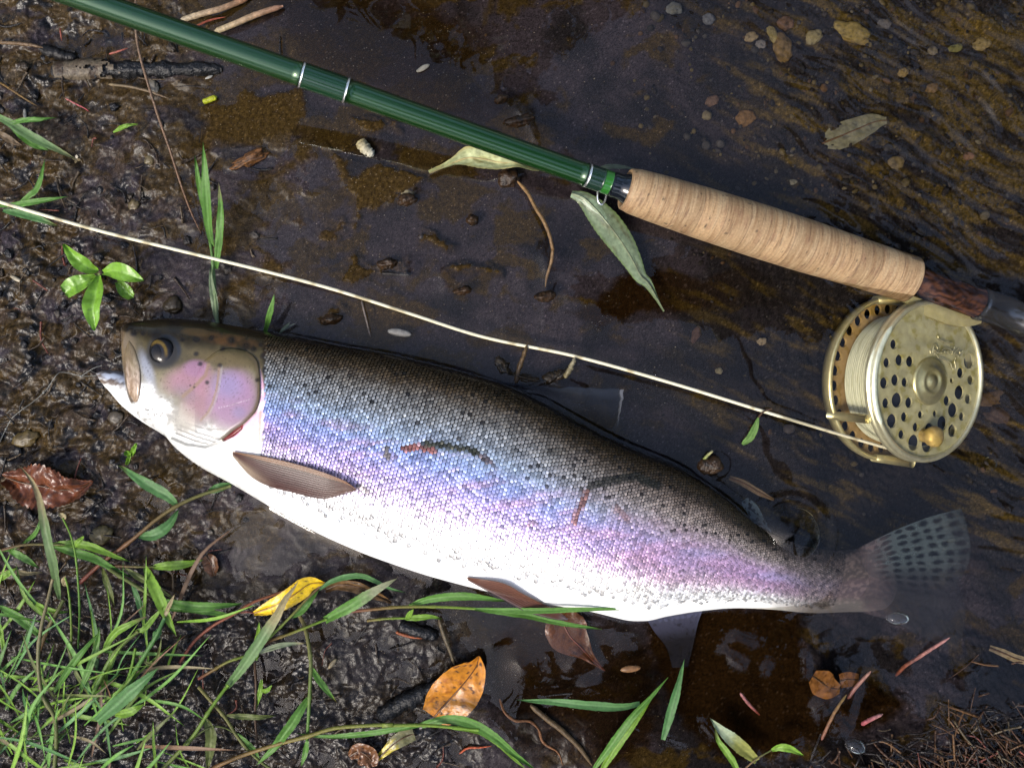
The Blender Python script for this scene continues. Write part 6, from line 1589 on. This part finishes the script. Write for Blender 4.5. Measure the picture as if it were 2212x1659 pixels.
    V = np.concatenate(mb.V); ctr = V.reshape(-1, 12, 3).mean(1)
    qx, qy = UNP(ctr[:, 0], ctr[:, 1], 0.0)
    V.reshape(-1, 12, 3)[:, :, 2] += ground_final(qx, qy)[:, None] + .0001
    tag(mk('sand_grains', V, mb.F, M['stone'], None, np.concatenate(mb.C)), 'pale sand grains sprinkled over the wet mud', 'sand', kind='stuff')
    # husks
    for i, (c, an, ln, col, lab) in enumerate([(Z2((598, 455)), -.5, 16, (.55, .50, .38), 'white husk floating behind the rod'), (Z5((440, 662)), .15, 26, (.40, .38, .34), 'white husk on mud between fly line and fish back'), (ZM((108, 305)), .5, 14, (.55, .48, .33), 'pale husk at the left edge below the fly line'), (Z1((165, 762)), 1.5, 12, (.5, .47, .38), 'thin upright white husk above the thick blade'),
                                      (Z1((1388, 515)), -.4, 9, (.5, .48, .42), 'small white husk at the end of the black stick'), (Z4((1090, 800)), -.9, 14, (.45, .36, .2), 'cream chip on black debris left of the black stick'), (ZC((1838, 1045)), -.1, 22, (.30, .15, .06), 'tan seed in the dark water left of the drowned leaf')]):
        (x, y), = c
        V, F = stone(P(x, y, max(gz(x, y), 0) + .0012), (ln * KPX, ln * KPX * .32, ln * KPX * .25), -an, 700 + i, .15, 2)
        tag(mk('husk', V, F, M['stone'], None, np.broadcast_to(np.array(col), (len(V), 3))), lab, 'husk', 'pale husks and seeds on the mud')

def build_bubbles():
    def domeb(x, y, rx, ry, hgt, z0=.0, ang=0.0, n=36, rings=12):
        c, s = math.cos(ang), math.sin(ang); V = []; 
        for i in range(rings + 1):
            k = math.sin(i / rings * math.pi / 2); h = math.cos(i / rings * math.pi / 2)
            for t in np.linspace(0, 2 * np.pi, n, endpoint=False):
                a, b = rx * k * math.cos(t), ry * k * math.sin(t)
                V.append(P(x + a * c - b * s, y + a * s + b * c, 0.0) + np.array([0, 0, z0 + hgt * h]))
        return np.array(V), [tuple(f)[::-1] for f in gridfaces(rings + 1, n, True)]
    o = MB().add(domeb(1708, 1153, 63, 61, .0075, .0012)).build('bubble', M['bubble']); tag(o, 'big round clear bubble over the fin near the tail', 'bubble', 'bubbles on the water')
    for (x, y, rx, ry, an, lab) in ((1938, 1335, 26, 15, .08, 'oval clear bubble by the tail fin'), (1848, 1611, 24, 17, .42, 'oval clear bubble among needle litter at the lower edge'), (2137, 1002, 15, 15, 0, 'small round bubble right below the reel'),
                                   (1091, 368, 8, 7, 0, 'bubble pressed against the curled pale leaf')):
        o = MB().add(domeb(x, y, rx, ry, min(rx, ry) * KPX * .9, .0004, an)).build('bubble', M['foamy'] if rx > 20 else M['bubble'])
        tag(o, lab, 'bubble', 'bubbles on the water')
    r5 = np.random.default_rng(3)
    for (x, y, n, sp, lab) in ((1297, 703, 16, 8, 'tiny foam cluster left of the dark patch under the cork'), (1406, 828, 14, 9, 'tiny foam cluster under the fly line near the dorsal fin'), (1424, 402, 6, 6, 'tiny foam cluster beside the cork front')):
        mb = MB()
        for i in range(n): mb.add(domeb(x + r5.normal(0, sp), y + r5.normal(0, sp), *(2 * [r5.uniform(2, 5)]), r5.uniform(2, 4) * KPX, .0003, 0, 12, 5))
        tag(mb.build('foam', M['bubble']), lab, 'foam', 'foam specks on the water')
    for i, (x, y, rx, ry, lab) in enumerate(((1122, 262, 34, 13, 'long dark wet scrap of weed in the pool above the rod middle'), (1082, 215, 15, 9, 'small brown scrap of weed at the top of the pool debris'), (715, 690, 26, 11, 'shiny dark clod just above the back of the fish'), (1000, 628, 20, 9, 'dark curled scrap in the still water left of the long stalk'), (1178, 640, 22, 13, 'dark matted scrap at the lower end of the long stalk'), (1020, 475, 14, 12, 'round black pit of rotten matter on the grey mud'), (836, 570, 22, 12, 'dark crumpled scrap on mud just above the fly line middle'), (880, 432, 22, 14, 'dark wet crumb below the small cream pebble'), (1098, 385, 24, 21, 'dark wet bead of debris at the stalk end in the pool'), (1535, 1005, 26, 20, 'wet brown clod with cut straw beside the fish back'), (1245, 590 + 0, 0, 0, ''))):
        if rx:
            V, F = stone(P(x, y, .0005), (rx * KPX, ry * KPX, .0045), .2, 800 + i, .4, 3)
            tag(mk('wet_clod', V, F, M['twigw'], None, mixc([.050, .026, .010], [.018, .011, .006], sstep(0, .3, fbm(V[:, 0] * 300, V[:, 1] * 300, 5, 3)))), lab, 'clod')
M['foamy'] = clear_mat('bubble_foam', 1.30, (.96, .96, .97), gloss=.02, veil=.02, veilcol=(.62, .68, .80))

# ---------------------------------------------------------------- bank trees, added bough and leaf ring, dark when mirrored in the water
def build_tree(label, base, trunk_pts, limbs, clumps, leafsize, nleaf, seed, name='unseen_tree'):
    r = np.random.default_rng(seed)
    root = empty(name, base, label, 'tree', 'trees over the stream')
    p = spline(trunk_pts, 24)
    MB().add(tube(p, np.linspace(.16, .05, 24), 12, bumpy=.25, seed=seed, col=(.06, .05, .04))).build('trunk', M['bark'], root)
    for l, rad in limbs:
        MB().add(tube(spline(l, 18), np.linspace(rad, rad * .3, 18), 8, bumpy=.2, seed=seed + 1, col=(.05, .042, .033))).build('limb', M['bark'], root)
    V, F, C = [], [], []; n = 0
    for (c, rr, cnt) in clumps:
        d = r.normal(0, 1, (cnt, 3)); d /= np.linalg.norm(d, axis=1)[:, None]; d *= (r.random((cnt, 1)) ** .45)
        pos = np.array(c) + d * np.array(rr)
        for q in pos:
            a = r.normal(0, 1, 3); a[2] -= .7; a /= np.linalg.norm(a); b = np.cross(a, r.normal(0, 1, 3)); b /= np.linalg.norm(b) + 1e-9
            L = leafsize * r.uniform(.7, 1.3); W = L * .17
            V += [q - a * L * .5, q + b * W, q + a * L * .5, q - b * W]; F.append((n, n + 1, n + 2, n + 3)); n += 4
            C += [np.array([.045, .085, .022]) * r.uniform(.6, 1.4)] * 4
    mk('crown', np.array(V), F, M['crown'], root, np.array(C), smooth=False)

def build_trees():
    def refl(px, py, Z):      # place at height Z that a level water surface shows at grid px, py
        f = (CAM_H + Z) / CAM_H
        a = P(px, py, 0.0)
        return np.array([a[0] * f, a[1] * f, Z])
    Zb = 1.35
    cl = [(refl(1600, 1480, Zb), (.30, .26, .10), 900), (refl(1500, 1420, Zb), (.18, .16, .08), 420), (refl(1760, 1560, Zb), (.28, .18, .10), 560), (refl(1300, 1560, Zb), (.22, .16, .10), 380), (refl(1560, 1700, Zb), (.5, .25, .12), 900)]
    cl += [(refl(1560, 620, 1.55), (.22, .09, .05), 800), (refl(1400, 640, 1.5), (.10, .06, .04), 330), (refl(1680, 640, 1.5), (.24, .07, .04), 760), (refl(1790, 660, 1.5), (.14, .05, .04), 330)]
    b = refl(1900, 2700, Zb); base = np.array([b[0] + .35, b[1] - .3, .02])
    tr = [base, base + (0, .05, .7), base + (-.1, .25, 1.5), base + (-.2, .5, 2.4)]
    limbs = [([base + (-.06, .15, 1.1), refl(1700, 1900, Zb), refl(1600, 1480, Zb)], .03), ([base + (-.1, .25, 1.5), refl(1750, 1200, 1.6), refl(1560, 620, 1.55)], .022)]
    build_tree('unseen leafy bough added over the lower right water to mirror as a dark shape', base, tr, limbs, cl, .075, 0, 61)  # bough added to give the dark reflection of someone leaning over
    r = np.random.default_rng(9)
    b2 = np.array([3.4, 2.6, -.1])
    cl2 = []
    for px_, py_, Z, sp_, n_ in ((2150, 120, 4.6, .42, 260), (2190, 420, 4.3, .40, 240), (2040, 330, 4.8, .30, 150), (2260, 700, 4.2, .5, 220), (2330, 250, 4.5, .6, 300), (2000, 40, 5.0, .36, 160), (2420, 480, 4.4, .7, 300), (2300, -150, 5.2, .8, 320), (2120, 560, 4.4, .22, 70), (1900, 150, 4.6, .22, 110), (1830, 420, 4.5, .14, 50), (2010, 470, 4.5, .25, 120), (1900, -120, 5.3, .5, 190)):
        cl2.append((refl(px_, py_, Z), (sp_ * 1.15, sp_ * .8, .30), int(n_ * 2.2)))
    for k in range(12): cl2.append((b2 + np.array([r.uniform(-.6, 2.2), r.uniform(-.6, 2.4), r.uniform(2.0, 6.5)]), (.8, .8, .6), 260))
    build_tree('large bank tree beyond the upper right corner seen only mirrored in the ripples', b2, [b2, b2 + (.1, 0, 1.5), b2 + (0, .1, 3), b2 + (.1, 0, 4.8)], [([b2 + (.05, 0, 2), b2 + (-.4, -.5, 3.4), refl(2150, 300, 4.6)], .05), ([b2 + (.05, 0, 2.2), b2 + (.9, .6, 3.4), b2 + (1.3, 1.0, 4.3)], .05)], cl2, .17, 0, 62)
    b3 = np.array([.3, 3.9, -.05]); cl3 = []
    for px_, py_, Z, sp_, n_ in ((1090, 60, 5.0, .34, 210), (960, 20, 5.2, .34, 200), (1230, -20, 5.2, .36, 190), (820, -60, 5.4, .45, 210), (1120, 190, 5.0, .20, 80), (1400, -140, 5.4, .5, 210), (1050, -260, 5.6, .9, 380)):
        cl3.append((refl(px_, py_, Z), (sp_ * 1.2, sp_ * .8, .3), int(n_ * 1.7)))
    for k in range(9): cl3.append((b3 + np.array([r.uniform(-1.6, 1.6), r.uniform(-.6, 1.6), r.uniform(2.2, 6.5)]), (.8, .8, .6), 240))
    build_tree('bank tree beyond the top edge seen only mirrored in the pool', b3, [b3, b3 + (.1, 0, 1.5), b3 + (0, -.1, 3), b3 + (.1, -.2, 5.2)], [([b3 + (.05, 0, 2.4), b3 + (0, -.8, 4.2), refl(1050, 60, 5.0)], .05), ([b3 + (.05, 0, 2.2), b3 + (-.9, .2, 3.6), b3 + (-1.4, .3, 4.6)], .05)], cl3, .15, 0, 63)

    # unseen ring of leaves, added round about to darken edges and reflections
    V, F, C = [], [], []; n = 0
    r = np.random.default_rng(77)
    for i in range(9000):
        az = r.uniform(0, 2 * np.pi); R_ = r.uniform(6.6, 8.4); top = 4.2 + 1.3 * math.sin(az * 3 + 1) + .8 * math.sin(az * 7)
        z = top * r.random() ** .7
        q = np.array([R_ * math.cos(az), R_ * math.sin(az), z]); a_ = r.normal(0, 1, 3); a_ /= np.linalg.norm(a_); b_ = np.cross(a_, r.normal(0, 1, 3)); b_ /= np.linalg.norm(b_)
        L = r.uniform(.3, .6); W = L * .3
        V += [q - a_ * L * .5, q + b_ * W, q + a_ * L * .5, q - b_ * W]; F.append((n, n + 1, n + 2, n + 3)); n += 4
        C += [np.array([.04, .075, .02]) * r.uniform(.5, 1.3)] * 4
    tag(mk('unseen_wood', np.array(V), F, M['crown'], None, np.array(C), smooth=False), 'unseen leafy wood added all round the stream to darken edges and reflections', 'wood', kind='stuff')

# ---------------------------------------------------------------- build
fish_line = [UNP(*fish_pt(x, -1.0)[:3]) for x in np.linspace(XI0 + 60, XI1 - 350, 40)]
WET.append(([(float(a), float(b)) for a, b in fish_line], .0011, 11.0))
fish_low = [UNP(*fish_pt(x, 1.0)[:3]) for x in np.linspace(XI0 + 420, XI1 - 330, 40)]
WET.append(([(float(a), float(b)) for a, b in fish_low], .0010, 10.0))
WET.append(([(1044, 728), (1240, 769), (1439, 824), (1648, 888), (1760, 922)], -.0006, 10.0))
WET.append(([(1890, 640), (1985, 560), (2030, 560), (2060, 585)], .0009, 13.0))
WET.append(([(1240, 430), (1340, 520), (1400, 600)], .0006, 16.0))
WET.append(([(1095, 385), (1098, 388)], .0024, 14.0)); WET.append(([(1535, 1005), (1537, 1007)], .0022, 16.0))
WET.append(([(1185, 560), (1180, 640), (1175, 690)], .0010, 12.0)); WET.append(([(1130, 845), (1180, 820), (1260, 850)], .0010, 12.0))
WET.append(([(1120, 240), (1140, 260), (1155, 300)], .0018, 13.0)); WET.append(([(1708, 1150), (1709, 1151)], .0016, 30.0))
WET.append(([(1770, 1540), (1850, 1440)], .0008, 14.0)); WET.append(([(2035, 1375), (2060, 1370)], .0012, 12.0)); WET.append(([(1910, 1655), (2212, 1600)], .0008, 24.0))

_rw = np.random.default_rng(23)
for _i in range(60):                # little rises of the surface where stalks and scraps stick through it
    _x, _y = _rw.uniform(1020, 2150), _rw.uniform(1345, 1680)
    if _i > 44: _x, _y = _rw.uniform(560, 1250), _rw.uniform(330, 700)
    _a, _l = _rw.uniform(0, 3.1), _rw.uniform(2, 46)
    if gz(_x, _y) > -.0025: continue
    WET.append(([(_x, _y), (_x + _l * math.cos(_a), _y + _l * math.sin(_a))], float(_rw.uniform(.0005, .0014)), float(_rw.uniform(11, 20))))
build_ground()
build_water()
build_trout()
_root, _fc, _wv, _bc = build_rod()
build_line(_fc, _wv, _bc)
build_leaves()
build_grass()
build_twigs()
build_stones()
build_bubbles()
build_trees()
